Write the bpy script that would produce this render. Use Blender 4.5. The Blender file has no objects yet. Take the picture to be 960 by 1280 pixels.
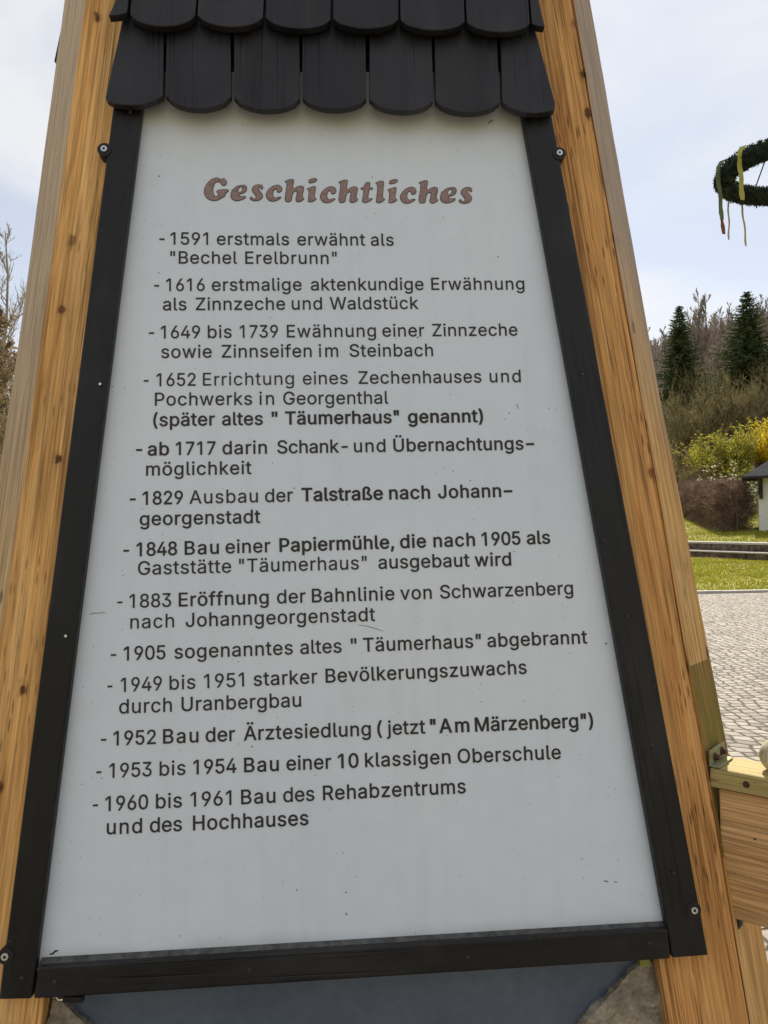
import bpy, bmesh, math, random
import numpy as np
from mathutils import Vector, Matrix, Quaternion, noise as mnoise
rad = math.radians
S = bpy.context.scene
COL = S.collection
random.seed(7)

# ------------------------------------------------------------------ camera
CAM = Vector((0, 0, 1.55))
PITCH, ROLL = 0.006, rad(1.253)
FPX = 1000.0                                   # focal length in photo pixels (photo 960 x 1280)
F_ = Vector((0, math.cos(PITCH), math.sin(PITCH)))
_U0 = Vector((0, -math.sin(PITCH), math.cos(PITCH)))
_R0 = Vector((1, 0, 0))
R_ = _R0 * math.cos(ROLL) - _U0 * math.sin(ROLL)
U_ = _R0 * math.sin(ROLL) + _U0 * math.cos(ROLL)
cd = bpy.data.cameras.new('camera')
cam = bpy.data.objects.new('camera', cd)
COL.objects.link(cam)
cd.sensor_fit = 'VERTICAL'; cd.sensor_height = 36; cd.lens = 36 * FPX / 1280
cd.clip_start = 0.02; cd.clip_end = 3000
cam.matrix_world = Matrix(((R_.x, U_.x, -F_.x, CAM.x), (R_.y, U_.y, -F_.y, CAM.y), (R_.z, U_.z, -F_.z, CAM.z), (0, 0, 0, 1)))
S.camera = cam

# ------------------------------------------------------------------ light
SUN_EL, SUN_AZ = rad(43), rad(15)              # behind the sign, a little right of straight ahead
w = bpy.data.worlds.new('World'); S.world = w; w.use_nodes = True
nt = w.node_tree; nt.nodes.clear()
N = nt.nodes.new; LK = nt.links.new
sky = N('ShaderNodeTexSky'); sky.sky_type = 'NISHITA'; sky.sun_disc = False
sky.sun_elevation = SUN_EL; sky.sun_rotation = SUN_AZ
sky.air_density = 1.0; sky.dust_density = 0.5; sky.ozone_density = 1.0; sky.altitude = 600
tc = N('ShaderNodeTexCoord'); mp = N('ShaderNodeMapping'); mp.inputs['Scale'].default_value = (1.0, 1.0, 2.6)
mp.inputs['Location'].default_value = (1.7, 0.6, 0.5)
LK(tc.outputs['Generated'], mp.inputs['Vector'])
nz = N('ShaderNodeTexNoise'); nz.inputs['Scale'].default_value = 2.3; nz.inputs['Detail'].default_value = 7; nz.inputs['Roughness'].default_value = 0.52
nz.inputs['Distortion'].default_value = 0.5
LK(mp.outputs[0], nz.inputs['Vector'])
cr = N('ShaderNodeValToRGB'); cr.color_ramp.elements[0].position = 0.38; cr.color_ramp.elements[1].position = 0.6
cr.color_ramp.elements[0].color = (0.55, 0.55, 0.55, 1); cr.color_ramp.elements[1].color = (0.97, 0.97, 0.97, 1)
LK(nz.outputs['Fac'], cr.inputs['Fac'])
# thin cloud veil: its brightness follows the sky behind it, greyed
hs = N('ShaderNodeHueSaturation'); hs.inputs['Saturation'].default_value = 0.16; hs.inputs['Value'].default_value = 0.9
LK(sky.outputs[0], hs.inputs['Color'])
ad = N('ShaderNodeMix'); ad.data_type = 'RGBA'; ad.blend_type = 'MIX'; ad.inputs['Factor'].default_value = 0.8
LK(hs.outputs[0], ad.inputs[6]); ad.inputs[7].default_value = (8.1, 8.2, 8.4, 1)
mx = N('ShaderNodeMix'); mx.data_type = 'RGBA'
LK(cr.outputs['Color'], mx.inputs['Factor']); LK(sky.outputs[0], mx.inputs[6]); LK(ad.outputs[2], mx.inputs[7])
bg = N('ShaderNodeBackground'); bg.inputs['Strength'].default_value = 0.08
LK(mx.outputs[2], bg.inputs['Color'])
wo = N('ShaderNodeOutputWorld'); LK(bg.outputs[0], wo.inputs['Surface'])
sd = bpy.data.lights.new('sun', 'SUN'); sd.energy = 4.5; sd.angle = rad(0.6); sd.color = (1.0, 0.93, 0.81)
sun = bpy.data.objects.new('sun', sd); COL.objects.link(sun)
to_sun = Vector((math.sin(SUN_AZ) * math.cos(SUN_EL), math.cos(SUN_AZ) * math.cos(SUN_EL), math.sin(SUN_EL)))
sun.rotation_euler = to_sun.to_track_quat('Z', 'Y').to_euler()
S.view_settings.view_transform = 'Standard'; S.view_settings.look = 'None'
S.view_settings.exposure = 0.55; S.view_settings.gamma = 1
S.view_settings.use_curve_mapping = False
S.cycles.max_bounces = 6; S.cycles.diffuse_bounces = 3; S.cycles.transparent_max_bounces = 8
S.cycles.use_denoising = True

# ------------------------------------------------------------------ helpers
def tag(o, label=None, cat=None, group=None, kind=None):
    if label: o['label'] = label
    if cat: o['category'] = cat
    if group: o['group'] = group
    if kind: o['kind'] = kind
    return o

def empty(name, loc, rz=0):
    o = bpy.data.objects.new(name, None); o.empty_display_size = 0.1
    COL.objects.link(o); o.location = loc; o.rotation_euler = (0, 0, rz)
    return o

class MB:
    """collects vertices and faces; builds ONE mesh object"""
    def __init__(s): s.v = []; s.f = []; s.m = []
    def face(s, pts, mi=0):
        b = len(s.v); s.v += [tuple(p) for p in pts]; s.f.append(tuple(range(b, b + len(pts)))); s.m.append(mi)
    def box(s, x0, x1, y0, y1, z0, z1, mi=0):
        b = len(s.v)
        s.v += [(x0,y0,z0),(x1,y0,z0),(x1,y1,z0),(x0,y1,z0),(x0,y0,z1),(x1,y0,z1),(x1,y1,z1),(x0,y1,z1)]
        for q in ((0,3,2,1),(4,5,6,7),(0,1,5,4),(1,2,6,5),(2,3,7,6),(3,0,4,7)):
            s.f.append(tuple(b + i for i in q)); s.m.append(mi)
    def prism(s, poly, z0, z1, mi=0):
        """poly counter-clockwise in local xy, extruded along z"""
        n = len(poly); b = len(s.v)
        s.v += [(x, y, z0) for x, y in poly] + [(x, y, z1) for x, y in poly]
        s.f.append(tuple(b + i for i in reversed(range(n)))); s.m.append(mi)
        s.f.append(tuple(b + n + i for i in range(n))); s.m.append(mi)
        for i in range(n):
            j = (i + 1) % n
            s.f.append((b + i, b + j, b + n + j, b + n + i)); s.m.append(mi)
    def tube(s, pts, radii, k=5, mi=0, cap=True):
        pts = [Vector(p) for p in pts]; rings = []
        up = Vector((0.31, 0.17, 0.93))
        for i, p in enumerate(pts):
            d = (pts[min(i + 1, len(pts) - 1)] - pts[max(i - 1, 0)])
            d = d.normalized() if d.length > 1e-9 else Vector((0, 0, 1))
            if abs(d.dot(up)) > 0.97: up = Vector((0.9, 0.3, 0.1)).normalized()
            a = d.cross(up).normalized(); c = d.cross(a)
            b = len(s.v)
            for q in range(k):
                t = 2 * math.pi * q / k
                s.v.append(tuple(p + (a * math.cos(t) + c * math.sin(t)) * radii[i]))
            rings.append(b)
        for i in range(len(rings) - 1):
            for q in range(k):
                r = (q + 1) % k
                s.f.append((rings[i] + q, rings[i] + r, rings[i+1] + r, rings[i+1] + q)); s.m.append(mi)
        if cap:
            s.f.append(tuple(rings[0] + q for q in reversed(range(k)))); s.m.append(mi)
            s.f.append(tuple(rings[-1] + q for q in range(k))); s.m.append(mi)
    def mesh(s, name, mats, smooth=False):
        me = bpy.data.meshes.new(name)
        me.from_pydata(s.v, [], s.f)
        for m in (mats if isinstance(mats, (list, tuple)) else [mats]): me.materials.append(m)
        if any(s.m): me.polygons.foreach_set('material_index', s.m)
        if smooth: me.polygons.foreach_set('use_smooth', [True] * len(s.f))
        me.update()
        return me
    def build(s, name, mats, parent=None, M=None, bevel=0, seg=2, smooth=False):
        o = bpy.data.objects.new(name, s.mesh(name, mats, smooth))
        return link(o, parent, M, bevel, seg)

def link(o, parent=None, M=None, bevel=0, seg=2):
    COL.objects.link(o)
    if parent is not None: o.parent = parent
    if M is None: M = world_of(parent).copy() if parent is not None else Matrix.Identity(4)
    WORLD[o.name] = M.copy()
    o.matrix_basis = (world_of(parent).inverted() @ M) if parent is not None else M
    if bevel:
        b = o.modifiers.new('bevel', 'BEVEL'); b.width = bevel; b.segments = seg; b.limit_method = 'ANGLE'; b.angle_limit = rad(35)
    return o

def world_of(o):
    return WORLD[o.name] if o.name in WORLD else Matrix.Translation(o.location) @ o.rotation_euler.to_matrix().to_4x4()
WORLD = {}
def wp(px, py, d):
    """survey: the point seen at photo position px, py at distance d ahead"""
    return CAM + (R_ * ((px - 480) / FPX) - U_ * ((py - 640) / FPX) + F_) * d

def frame(o, x, y, z):
    x, y, z = Vector(x), Vector(y), Vector(z); o = Vector(o)
    return Matrix(((x.x, y.x, z.x, o.x), (x.y, y.y, z.y, o.y), (x.z, y.z, z.z, o.z), (0, 0, 0, 1)))

# ------------------------------------------------------------------ materials
class G:
    """tiny node-graph helper around one Principled material"""
    def __init__(s, name, rough=0.7, color=(0.5, 0.5, 0.5), spec=0.5, metal=0.0):
        s.mat = bpy.data.materials.new(name); s.mat.use_nodes = True
        s.t = s.mat.node_tree; s.b = s.t.nodes['Principled BSDF']
        s.b.inputs['Roughness'].default_value = rough
        s.b.inputs['Base Color'].default_value = (*color, 1)
        s.b.inputs['Specular IOR Level'].default_value = spec
        s.b.inputs['Metallic'].default_value = metal
    def n(s, typ, **kw):
        x = s.t.nodes.new('ShaderNode' + typ)
        for k, v in kw.items(): setattr(x, k, v)
        return x
    def put(s, sock, v):
        if hasattr(v, 'is_output'): s.t.links.new(v, sock)
        elif isinstance(v, (tuple, list)) and len(v) == 3 and sock.type == 'RGBA': sock.default_value = (*v, 1)
        elif sock.type == 'RGBA' and isinstance(v, (int, float)): sock.default_value = (v, v, v, 1)
        else: sock.default_value = v
    def coord(s, kind='Object', scale=(1, 1, 1), rand=0.0):
        c = s.n('TexCoord').outputs[kind]
        if rand:
            oi = s.n('ObjectInfo'); va = s.n('VectorMath', operation='SCALE')
            cx = s.n('CombineXYZ')
            for i in range(3): s.put(cx.inputs[i], oi.outputs['Random'])
            s.put(va.inputs[0], cx.outputs[0]); va.inputs['Scale'].default_value = rand
            ad = s.n('VectorMath', operation='ADD'); s.put(ad.inputs[0], c); s.put(ad.inputs[1], va.outputs[0]); c = ad.outputs[0]
        m = s.n('Mapping'); m.inputs['Scale'].default_value = scale; s.put(m.inputs['Vector'], c)
        return m.outputs[0]
    def noise(s, vec, scale, detail=4, rough=0.55, dist=0.0, out='Fac'):
        x = s.n('TexNoise'); s.put(x.inputs['Vector'], vec)
        x.inputs['Scale'].default_value = scale; x.inputs['Detail'].default_value = detail
        x.inputs['Roughness'].default_value = rough; x.inputs['Distortion'].default_value = dist
        return x.outputs[out]
    def vor(s, vec, scale, feature='F1', rnd=1.0):
        x = s.n('TexVoronoi', feature=feature); s.put(x.inputs['Vector'], vec)
        x.inputs['Scale'].default_value = scale; x.inputs['Randomness'].default_value = rnd
        return x
    def ramp(s, fac, stops):
        x = s.n('ValToRGB'); s.put(x.inputs['Fac'], fac)
        e = x.color_ramp.elements
        while len(e) < len(stops): e.new(0.5)
        for i, (p, c) in enumerate(stops):
            e[i].position = p; c = (c, c, c) if isinstance(c, (int, float)) else c; e[i].color = (*c, 1)
        return x.outputs['Color']
    def math(s, op, a, b=0.0, clamp=False):
        x = s.n('Math', operation=op); x.use_clamp = clamp; s.put(x.inputs[0], a); s.put(x.inputs[1], b)
        return x.outputs[0]
    def mix(s, fac, a, b, blend='MIX'):
        x = s.n('Mix', data_type='RGBA', blend_type=blend)
        s.put(x.inputs['Factor'], fac); s.put(x.inputs[6], a); s.put(x.inputs[7], b)
        return x.outputs[2]
    def bump(s, h, strength=0.3, dist=0.002):
        x = s.n('Bump'); s.put(x.inputs['Height'], h); x.inputs['Strength'].default_value = strength; x.inputs['Distance'].default_value = dist
        s.put(s.b.inputs['Normal'], x.outputs[0]); return x
    def base(s, v): s.put(s.b.inputs['Base Color'], v)
    def roughness(s, v): s.put(s.b.inputs['Roughness'], v)

def wood(name, light, mid, dark, crack=0.0, knots=True, fine=0.8, grey=None, moss=None, rough=0.72, speck=0.0, knot_scale=4.2):
    """long-grained timber; object z runs along the grain"""
    g = G(name, rough, spec=0.25)
    v = g.coord(scale=(1, 1, 0.045), rand=7.0)
    vf = g.coord(scale=(1, 1, 0.012), rand=3.0)
    band = g.noise(v, 38, 5, 0.65, 0.8)
    fibre = g.noise(g.coord(scale=(1, 1, 0.022), rand=6), 240, 4, 0.7)
    col = g.ramp(band, [(0.30, dark), (0.46, mid), (0.68, light)])
    fv = g.ramp(fibre, [(0.32, 0.42), (0.66, 1.25)])
    col = g.mix(0.75, col, fv, 'MULTIPLY')
    big = g.noise(g.coord(scale=(1, 1, 0.3), rand=5), 5, 3)
    col = g.mix(0.5, col, g.ramp(big, [(0.3, 0.78), (0.7, 1.15)]), 'MULTIPLY')
    # thin dark seams of the late wood and drying checks
    seam = g.noise(vf, 48, 3, 0.6)
    sl = g.ramp(seam, [(0.478, 0.0), (0.5, 1.0), (0.522, 0.0)])
    msk = g.ramp(g.noise(g.coord(scale=(1, 1, 0.22), rand=11), 9, 2), [(0.40, 0.0), (0.52, 1.0)])
    sl = g.mix(1.0, sl, msk, 'MULTIPLY')
    sfac = g.math('MULTIPLY', sl, 0.45 + crack, True)
    col = g.mix(sfac, col, tuple(c * 0.25 for c in dark))
    f2 = g.noise(g.coord(scale=(1, 1, 0.010), rand=13), 130, 3, 0.55)
    fl2 = g.ramp(f2, [(0.47, 0.0), (0.5, 1.0), (0.53, 0.0)])
    m2 = g.ramp(g.noise(g.coord(scale=(1, 1, 0.3), rand=17), 14, 2), [(0.42, 0.0), (0.56, 1.0)])
    col = g.mix(g.math('MULTIPLY', g.mix(1.0, fl2, m2, 'MULTIPLY'), fine), col, tuple(c * 0.42 for c in dark))
    # small dark flecks along the grain
    fs_ = g.n('SeparateXYZ'); g.put(fs_.inputs[0], g.coord(scale=(1, 1, 0.13), rand=2))
    fc_ = g.n('CombineXYZ'); g.put(fc_.inputs[0], g.math('ADD', fs_.outputs[0], g.math('MULTIPLY', fs_.outputs[1], 0.7))); g.put(fc_.inputs[1], fs_.outputs[2])
    fl = g.vor(fc_.outputs[0], 100); fl.voronoi_dimensions = '2D'
    fd = g.ramp(fl.outputs['Distance'], [(0.08, 1.0), (0.18, 0.0)])
    fm = g.ramp(g.noise(g.coord(scale=(1, 1, 0.5), rand=9), 7, 2), [(0.49, 0.0), (0.60, 1.0)])
    col = g.mix(g.math('MULTIPLY', g.mix(1.0, fd, fm, 'MULTIPLY'), 0.8 + speck), col, tuple(c * 0.3 for c in dark))
    if knots:
        ks_ = g.n('SeparateXYZ'); g.put(ks_.inputs[0], g.coord(scale=(1, 1, 0.6), rand=4))
        kc = g.n('CombineXYZ'); g.put(kc.inputs[0], g.math('ADD', ks_.outputs[0], g.math('MULTIPLY', ks_.outputs[1], 0.7))); g.put(kc.inputs[1], ks_.outputs[2])
        kv = g.vor(kc.outputs[0], knot_scale); kv.voronoi_dimensions = '2D'
        dis = g.math('ADD', kv.outputs['Distance'], g.math('MULTIPLY', g.math('SUBTRACT', g.noise(g.coord(rand=4), 70, 3), 0.5), 0.2))
        kd = g.ramp(dis, [(0.035, 1.0), (0.055, 0.8), (0.075, 0.25), (0.14, 0.0)])
        sep = g.n('SeparateColor'); g.put(sep.inputs[0], kv.outputs['Color'])
        on = g.math('MULTIPLY', sep.outputs[1], 2.4, True); on = g.math('MULTIPLY', on, g.math('GREATER_THAN', sep.outputs[0], 0.45))
        col = g.mix(g.math('MULTIPLY', kd, g.math('MULTIPLY', on, 0.95)), col, (0.10, 0.035, 0.012))
    if grey:
        gcol, z0, z1 = grey
        sx = g.n('SeparateXYZ'); g.put(sx.inputs[0], g.n('TexCoord').outputs['Object'])
        zz = g.math('ADD', sx.outputs[2], g.math('MULTIPLY', g.math('SUBTRACT', g.noise(v, 18, 3), 0.5), 0.5))
        mr = g.n('MapRange'); g.put(mr.inputs[0], zz); mr.inputs[1].default_value = z0; mr.inputs[2].default_value = z1
        gc = g.mix(0.6, gcol, fv, 'MULTIPLY')
        gc = g.mix(g.math('MULTIPLY', sl, 0.5), gc, tuple(c * 0.35 for c in gcol))
        col = g.mix(mr.outputs[0], col, gc)
    if moss:
        mf = g.ramp(g.noise(g.coord(scale=(1, 1, 0.35), rand=6), 22, 5, 0.65), [(0.36, 0.0), (0.56, 1.0)])
        col = g.mix(g.math('MULTIPLY', mf, moss[1]), col, moss[0])
    g.base(col)
    h = g.math('ADD', g.math('MULTIPLY', fibre, 0.5), g.math('MULTIPLY', sl, -0.8))
    g.bump(h, 0.35, 0.0015)
    return g.mat

M = {}
M['post'] = wood('post_wood', (0.93, 0.55, 0.22), (0.82, 0.435, 0.145), (0.56, 0.245, 0.07), crack=0.05, knot_scale=13)
M['post_right'] = wood('post_wood_reddish', (0.80, 0.445, 0.165), (0.68, 0.335, 0.11), (0.45, 0.19, 0.055), crack=0.25, knot_scale=12)
M['post_side'] = wood('post_side_weathered', (0.80, 0.51, 0.215), (0.70, 0.41, 0.15), (0.51, 0.275, 0.09), crack=0.2, knot_scale=9, grey=((0.44, 0.335, 0.25), 1.75, 2.15))
M['post_side_pale'] = wood('post_side_pale', (0.70, 0.48, 0.24), (0.62, 0.40, 0.18), (0.47, 0.27, 0.11), crack=0.0, knot_scale=9, grey=((0.56, 0.425, 0.285), 1.5, 2.1))
M['post_moss'] = wood('post_side_mossy', (0.46, 0.26, 0.08), (0.35, 0.19, 0.055), (0.22, 0.12, 0.035), crack=0.4, knots=False, moss=((0.15, 0.145, 0.022), 0.75))
M['rail'] = wood('rail_wood_mossy', (0.58, 0.44, 0.22), (0.50, 0.36, 0.165), (0.37, 0.26, 0.10), knots=False, moss=((0.42, 0.38, 0.09), 0.35))
M['plank'] = wood('plank_pine', (0.76, 0.46, 0.215), (0.68, 0.39, 0.165), (0.53, 0.28, 0.105), knots=False)

def black_paint(name='black_glaze_on_wood', a=(0.0115, 0.0115, 0.0145), b_=(0.021, 0.021, 0.026)):
    g = G(name, 0.42, spec=0.33)
    v = g.coord(scale=(1, 1, 0.05), rand=5)
    f = g.noise(v, 120, 4, 0.6); b = g.noise(g.coord(rand=3), 9, 3)
    col = g.mix(0.5, g.ramp(b, [(0.3, a), (0.7, b_)]), g.ramp(f, [(0.3, 0.45), (0.7, 1.35)]), 'MULTIPLY')
    vf = g.coord(scale=(1, 1, 0.012), rand=8)
    sl = g.ramp(g.noise(vf, 42, 3), [(0.482, 0.0), (0.5, 1.0), (0.518, 0.0)])
    mk = g.ramp(g.noise(g.coord(scale=(1, 1, .25), rand=12), 11, 2), [(0.48, 0.0), (0.6, 1.0)])
    sl = g.mix(1.0, sl, mk, 'MULTIPLY')
    col = g.mix(sl, col, (0.003, 0.003, 0.003))
    oi = g.n('ObjectInfo'); col = g.mix(1.0, col, g.ramp(oi.outputs['Random'], [(0.0, 0.72), (1.0, 1.35)]), 'MULTIPLY')
    fade = g.ramp(g.noise(g.coord(scale=(1, 1, .35), rand=4), 13, 5, .7), [(0.5, 0.0), (0.75, 1.0)])
    col = g.mix(g.math('MULTIPLY', fade, 0.35), col, (0.055, 0.052, 0.055))
    sp = g.vor(g.coord(rand=6), 95); sd_ = g.ramp(sp.outputs['Distance'], [(0.03, 1.0), (0.07, 0.0)])
    sep = g.n('SeparateColor'); g.put(sep.inputs[0], sp.outputs['Color'])
    col = g.mix(g.math('MULTIPLY', sd_, g.math('GREATER_THAN', sep.outputs[0], 0.965)), col, (0.35, 0.33, 0.28))
    g.base(col); bv = g.n('Bevel'); bv.samples = 3; bv.inputs['Radius'].default_value = 0.0022
    dt = g.n('VectorMath', operation='DOT_PRODUCT'); g.put(dt.inputs[0], bv.outputs[0]); g.put(dt.inputs[1], g.n('NewGeometry').outputs['Normal'])
    edge = g.ramp(dt.outputs['Value'], [(0.80, 1.0), (0.97, 0.0)])
    wear = g.ramp(g.noise(g.coord(rand=9), 42, 5, .7), [(0.5, 0.0), (0.62, 1.0)])
    col = g.mix(g.math('MULTIPLY', g.mix(1.0, edge, wear, 'MULTIPLY'), 0.75), col, (0.14, 0.115, 0.09))
    g.base(col)
    g.roughness(g.ramp(f, [(0.3, 0.36), (0.7, 0.55)]))
    g.bump(g.math('ADD', g.math('MULTIPLY', f, 0.4), g.math('MULTIPLY', sl, -1.0)), 0.6, 0.0014)
    return g.mat
M['black'] = black_paint()
M['frame'] = black_paint('black_glaze_frame', (0.0075, 0.0068, 0.0075), (0.0135, 0.0122, 0.0132))

def panel_mat():
    g = G('white_panel_paint', 0.34, spec=0.5)
    c = g.coord('Object')
    big = g.noise(c, 2.2, 4); fine = g.noise(c, 26, 5)
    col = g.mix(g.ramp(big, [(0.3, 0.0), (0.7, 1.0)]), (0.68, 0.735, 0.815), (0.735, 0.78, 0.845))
    col = g.mix(0.35, col, g.ramp(fine, [(0.3, 0.93), (0.7, 1.04)]), 'MULTIPLY')
    sx = g.n('SeparateXYZ'); g.put(sx.inputs[0], c)
    # run-off stain below the shingles and grime along the lower edge
    yy = g.math('ADD', sx.outputs[1], g.math('MULTIPLY', g.math('SUBTRACT', g.noise(g.coord('Object', (1, .4, 1)), 14, 4), 0.5), 0.10))
    top = g.n('MapRange'); g.put(top.inputs[0], yy); top.inputs[1].default_value = 0.60; top.inputs[2].default_value = 0.72
    col = g.mix(g.math('MULTIPLY', top.outputs[0], 0.42), col, (0.70, 0.66, 0.50))
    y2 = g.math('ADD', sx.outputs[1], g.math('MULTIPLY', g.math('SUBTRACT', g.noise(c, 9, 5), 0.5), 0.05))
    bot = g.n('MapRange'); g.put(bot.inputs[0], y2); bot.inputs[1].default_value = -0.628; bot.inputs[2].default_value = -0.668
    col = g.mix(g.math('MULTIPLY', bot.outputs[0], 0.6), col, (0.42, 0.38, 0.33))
    stq = g.noise(g.coord('Object', (1, 0.05, 1)), 34, 4, 0.6)
    col = g.mix(g.math('MULTIPLY', g.ramp(stq, [(0.52, 0.0), (0.7, 1.0)]), 0.08), col, (0.40, 0.40, 0.39))
    for sc, thr, r0, r1 in ((34, 0.93, 0.018, 0.034), (14, 0.88, 0.010, 0.02), (70, 0.94, 0.03, 0.05)):
        sp = g.vor(c, sc); sp.voronoi_dimensions = '2D'; d = g.ramp(g.math('ADD', sp.outputs['Distance'], g.math('MULTIPLY', g.math('SUBTRACT', fine, .5), .04)), [(r0, 1.0), (r1, 0.0)])
        sep = g.n('SeparateColor'); g.put(sep.inputs[0], sp.outputs['Color'])
        col = g.mix(g.math('MULTIPLY', d, g.math('GREATER_THAN', sep.outputs[0], thr)), col, (0.12, 0.09, 0.07))
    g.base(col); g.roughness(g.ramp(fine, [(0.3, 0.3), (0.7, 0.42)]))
    g.bump(g.noise(c, 60, 3), 0.05, 0.001)
    return g.mat
M['panel'] = panel_mat()
def paint(name, col, rough=0.6, var=0.25, sc=60, spec=0.4, metal=0.0):
    g = G(name, rough, spec=spec, metal=metal)
    f = g.noise(g.coord('Object', rand=3), sc, 4)
    g.base(g.mix(1.0, col, g.ramp(f, [(0.3, 1 - var), (0.7, 1 + var)]), 'MULTIPLY')); return g.mat
M['letter'] = paint('letter_brown_black', (0.030, 0.023, 0.020), 0.55, 0.45, 220)
M['title'] = paint('title_dusty_brown', (0.29, 0.195, 0.175), 0.6, 0.3, 260)
M['title_rim'] = paint('title_rim_dark', (0.075, 0.055, 0.048), 0.6, 0.3, 200)
M['steel'] = paint('screw_steel', (0.62, 0.62, 0.62), 0.3, 0.2, 200, metal=0.9)
M['rust'] = paint('rusty_screw', (0.07, 0.035, 0.02), 0.6, 0.4, 200)
M['dark_hole'] = paint('dark_socket', (0.012, 0.011, 0.011), 0.6, 0.2)
def galv():
    g = G('galvanised_mossy', 0.5, spec=0.4, metal=0.25)
    f = g.noise(g.coord('Object'), 45, 5)
    g.base(g.ramp(f, [(0.35, (0.30, 0.30, 0.27)), (0.6, (0.24, 0.23, 0.05))])); g.bump(f, .2, .001); return g.mat
M['galv'] = galv()


# ------------------------------------------------------------------ the sign tower: survey frame of its front face
YAW, LEAN = rad(4.184), rad(6.684)
HX = Vector((math.cos(YAW), math.sin(YAW), 0))             # along the lettering
HB = Vector((-math.sin(YAW), math.cos(YAW), 0))            # horizontally into the tower
UV = Vector((0, 0, math.cos(LEAN))) + HB * math.sin(LEAN)  # up the leaning face
NV = HX.cross(UV)                                          # out of the face
P0 = Vector((0, 1.30, 1.55))
def sv(px, py, n=0.0):
    """survey: where a sight line meets the face plane moved out by n -> metres along HX, UV"""
    d = R_ * ((px - 480) / FPX) - U_ * ((py - 640) / FPX) + F_
    o = P0 + NV * n
    q = CAM + d * ((o - CAM).dot(NV) / d.dot(NV)) - P0
    return q.dot(HX), q.dot(UV)
def bp(s, t, n=0.0): return P0 + HX * s + UV * t + NV * n
BOARD = frame(P0, HX, UV, NV)

# edges of the posts in the face plane (line of the chamfer corner), s as a function of t
def line_fit(pts, n=0.0):
    q = [sv(x, y, n) for x, y in pts]
    A = np.array([[t, 1] for s, t in q]); b = np.array([s for s, t in q])
    k, c = np.linalg.lstsq(A, b, rcond=None)[0]
    return k, c
kr, c_r = line_fit([(711, 0), (732, 120), (752, 240), (799, 500), (897, 1000), (924, 1140)])
kl, c_l = line_fit([(104, 0), (77, 240), (52, 440)])
kk = (kr - kl) / 2                                          # the taper is symmetric
mid = lambda pts, k: float(np.mean([sv(x, y)[0] - k * sv(x, y)[1] for x, y in pts]))
c_r = mid([(711, 0), (732, 120), (752, 240), (799, 500), (897, 1000), (924, 1140)], kk)
c_l = mid([(104, 0), (77, 240), (52, 440)], -kk)
print('taper', kr, kl, c_r, c_l)

TZ0 = -(1.55) / math.cos(LEAN) + 0.0                        # t at the ground
T_TOP = 1.75
tower = empty('information_tower', bp((c_l + c_r) / 2, TZ0) + HB * 0.45)
tower.location.z = 0
tag(tower, 'four-legged tapering timber sign tower with black shingles and white history panel', 'sign tower')
TW = world_of(tower)

PW, CH = 0.128, 0.060            # face width of a post, chamfer leg
def post(name, corner0, zdir, xdir, ydir, length, mats, seed, split=None, flip=False):
    """corner0: foot of the chamfer corner; x across the face (inward negative), y into the tower"""
    rnd = random.Random(seed)
    z = zdir.normalized(); x = (xdir - z * xdir.dot(z)).normalized(); y = z.cross(x)
    if flip: y = -y                # mirror: build with x pointing outward, keep a right-handed frame below
    if split is not None:          # an open drying check runs along this corner
        poly = [(-PW, 0.0), (-0.0030, 0.0), (-0.0012, 0.007), (0.0006, 0.0006), (CH - .004, CH - .0042), (CH - .0006, CH + .0006), (CH, CH + .006), (CH, CH + PW), (-PW, CH + PW)]
        cham = (3, 4)
    else:
        poly = [(-PW, 0.0), (-0.011, 0.0), (-0.0045, 0.0007), (0.0012, 0.0034), (0.006, 0.0078), (CH - .004, CH - .0042), (CH - .0006, CH + .0006), (CH, CH + .006), (CH, CH + PW), (-PW, CH + PW)]
        cham = (3, 4, 5)
    nz = int(length / 0.05); mb = MB(); np_ = len(poly)
    for i in range(nz + 1):
        zz = length * i / nz
        grow_ = max(0.0, (1.95 - zz)) * 0.026       # the chamfer widens towards the foot
        for j, (a, b) in enumerate(poly):
            if a > CH - .0045: a += grow_; b += grow_
            wob = 0.0022 * mnoise.noise(Vector((zz * 3.1, (j > 2) * 7.7, seed))) + 0.0012 * mnoise.noise(Vector((zz * 11, (j > 2) * 3.3, seed + 5)))
            mb.v.append((a + wob, b + 0.6 * wob if j > 4 else b, zz))
    for i in range(nz):
        zc = length * (i + .5) / nz
        for j in range(np_):
            k = (j + 1) % np_
            a, b, c, d = i * np_ + j, i * np_ + k, (i + 1) * np_ + k, (i + 1) * np_ + j
            mb.f.append((a, b, c, d) if not flip else (d, c, b, a))
            mi = 0
            if j in cham: mi = 2 if (split is not None and split - 0.30 < zc < split) else 1
            mb.m.append(mi)
    t0 = tuple(reversed(range(np_))); t1 = tuple(nz * np_ + j for j in range(np_))
    mb.f.append(t0 if not flip else tuple(reversed(t0))); mb.m.append(0)
    mb.f.append(t1 if not flip else tuple(reversed(t1))); mb.m.append(0)
    if flip:                       # store y mirrored so that the object matrix stays right-handed
        mb.v = [(a, -b, c) for a, b, c in mb.v]; y = -y
    o = mb.build(name, mats, tower, frame(corner0, x, y, z))
    return o

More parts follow.
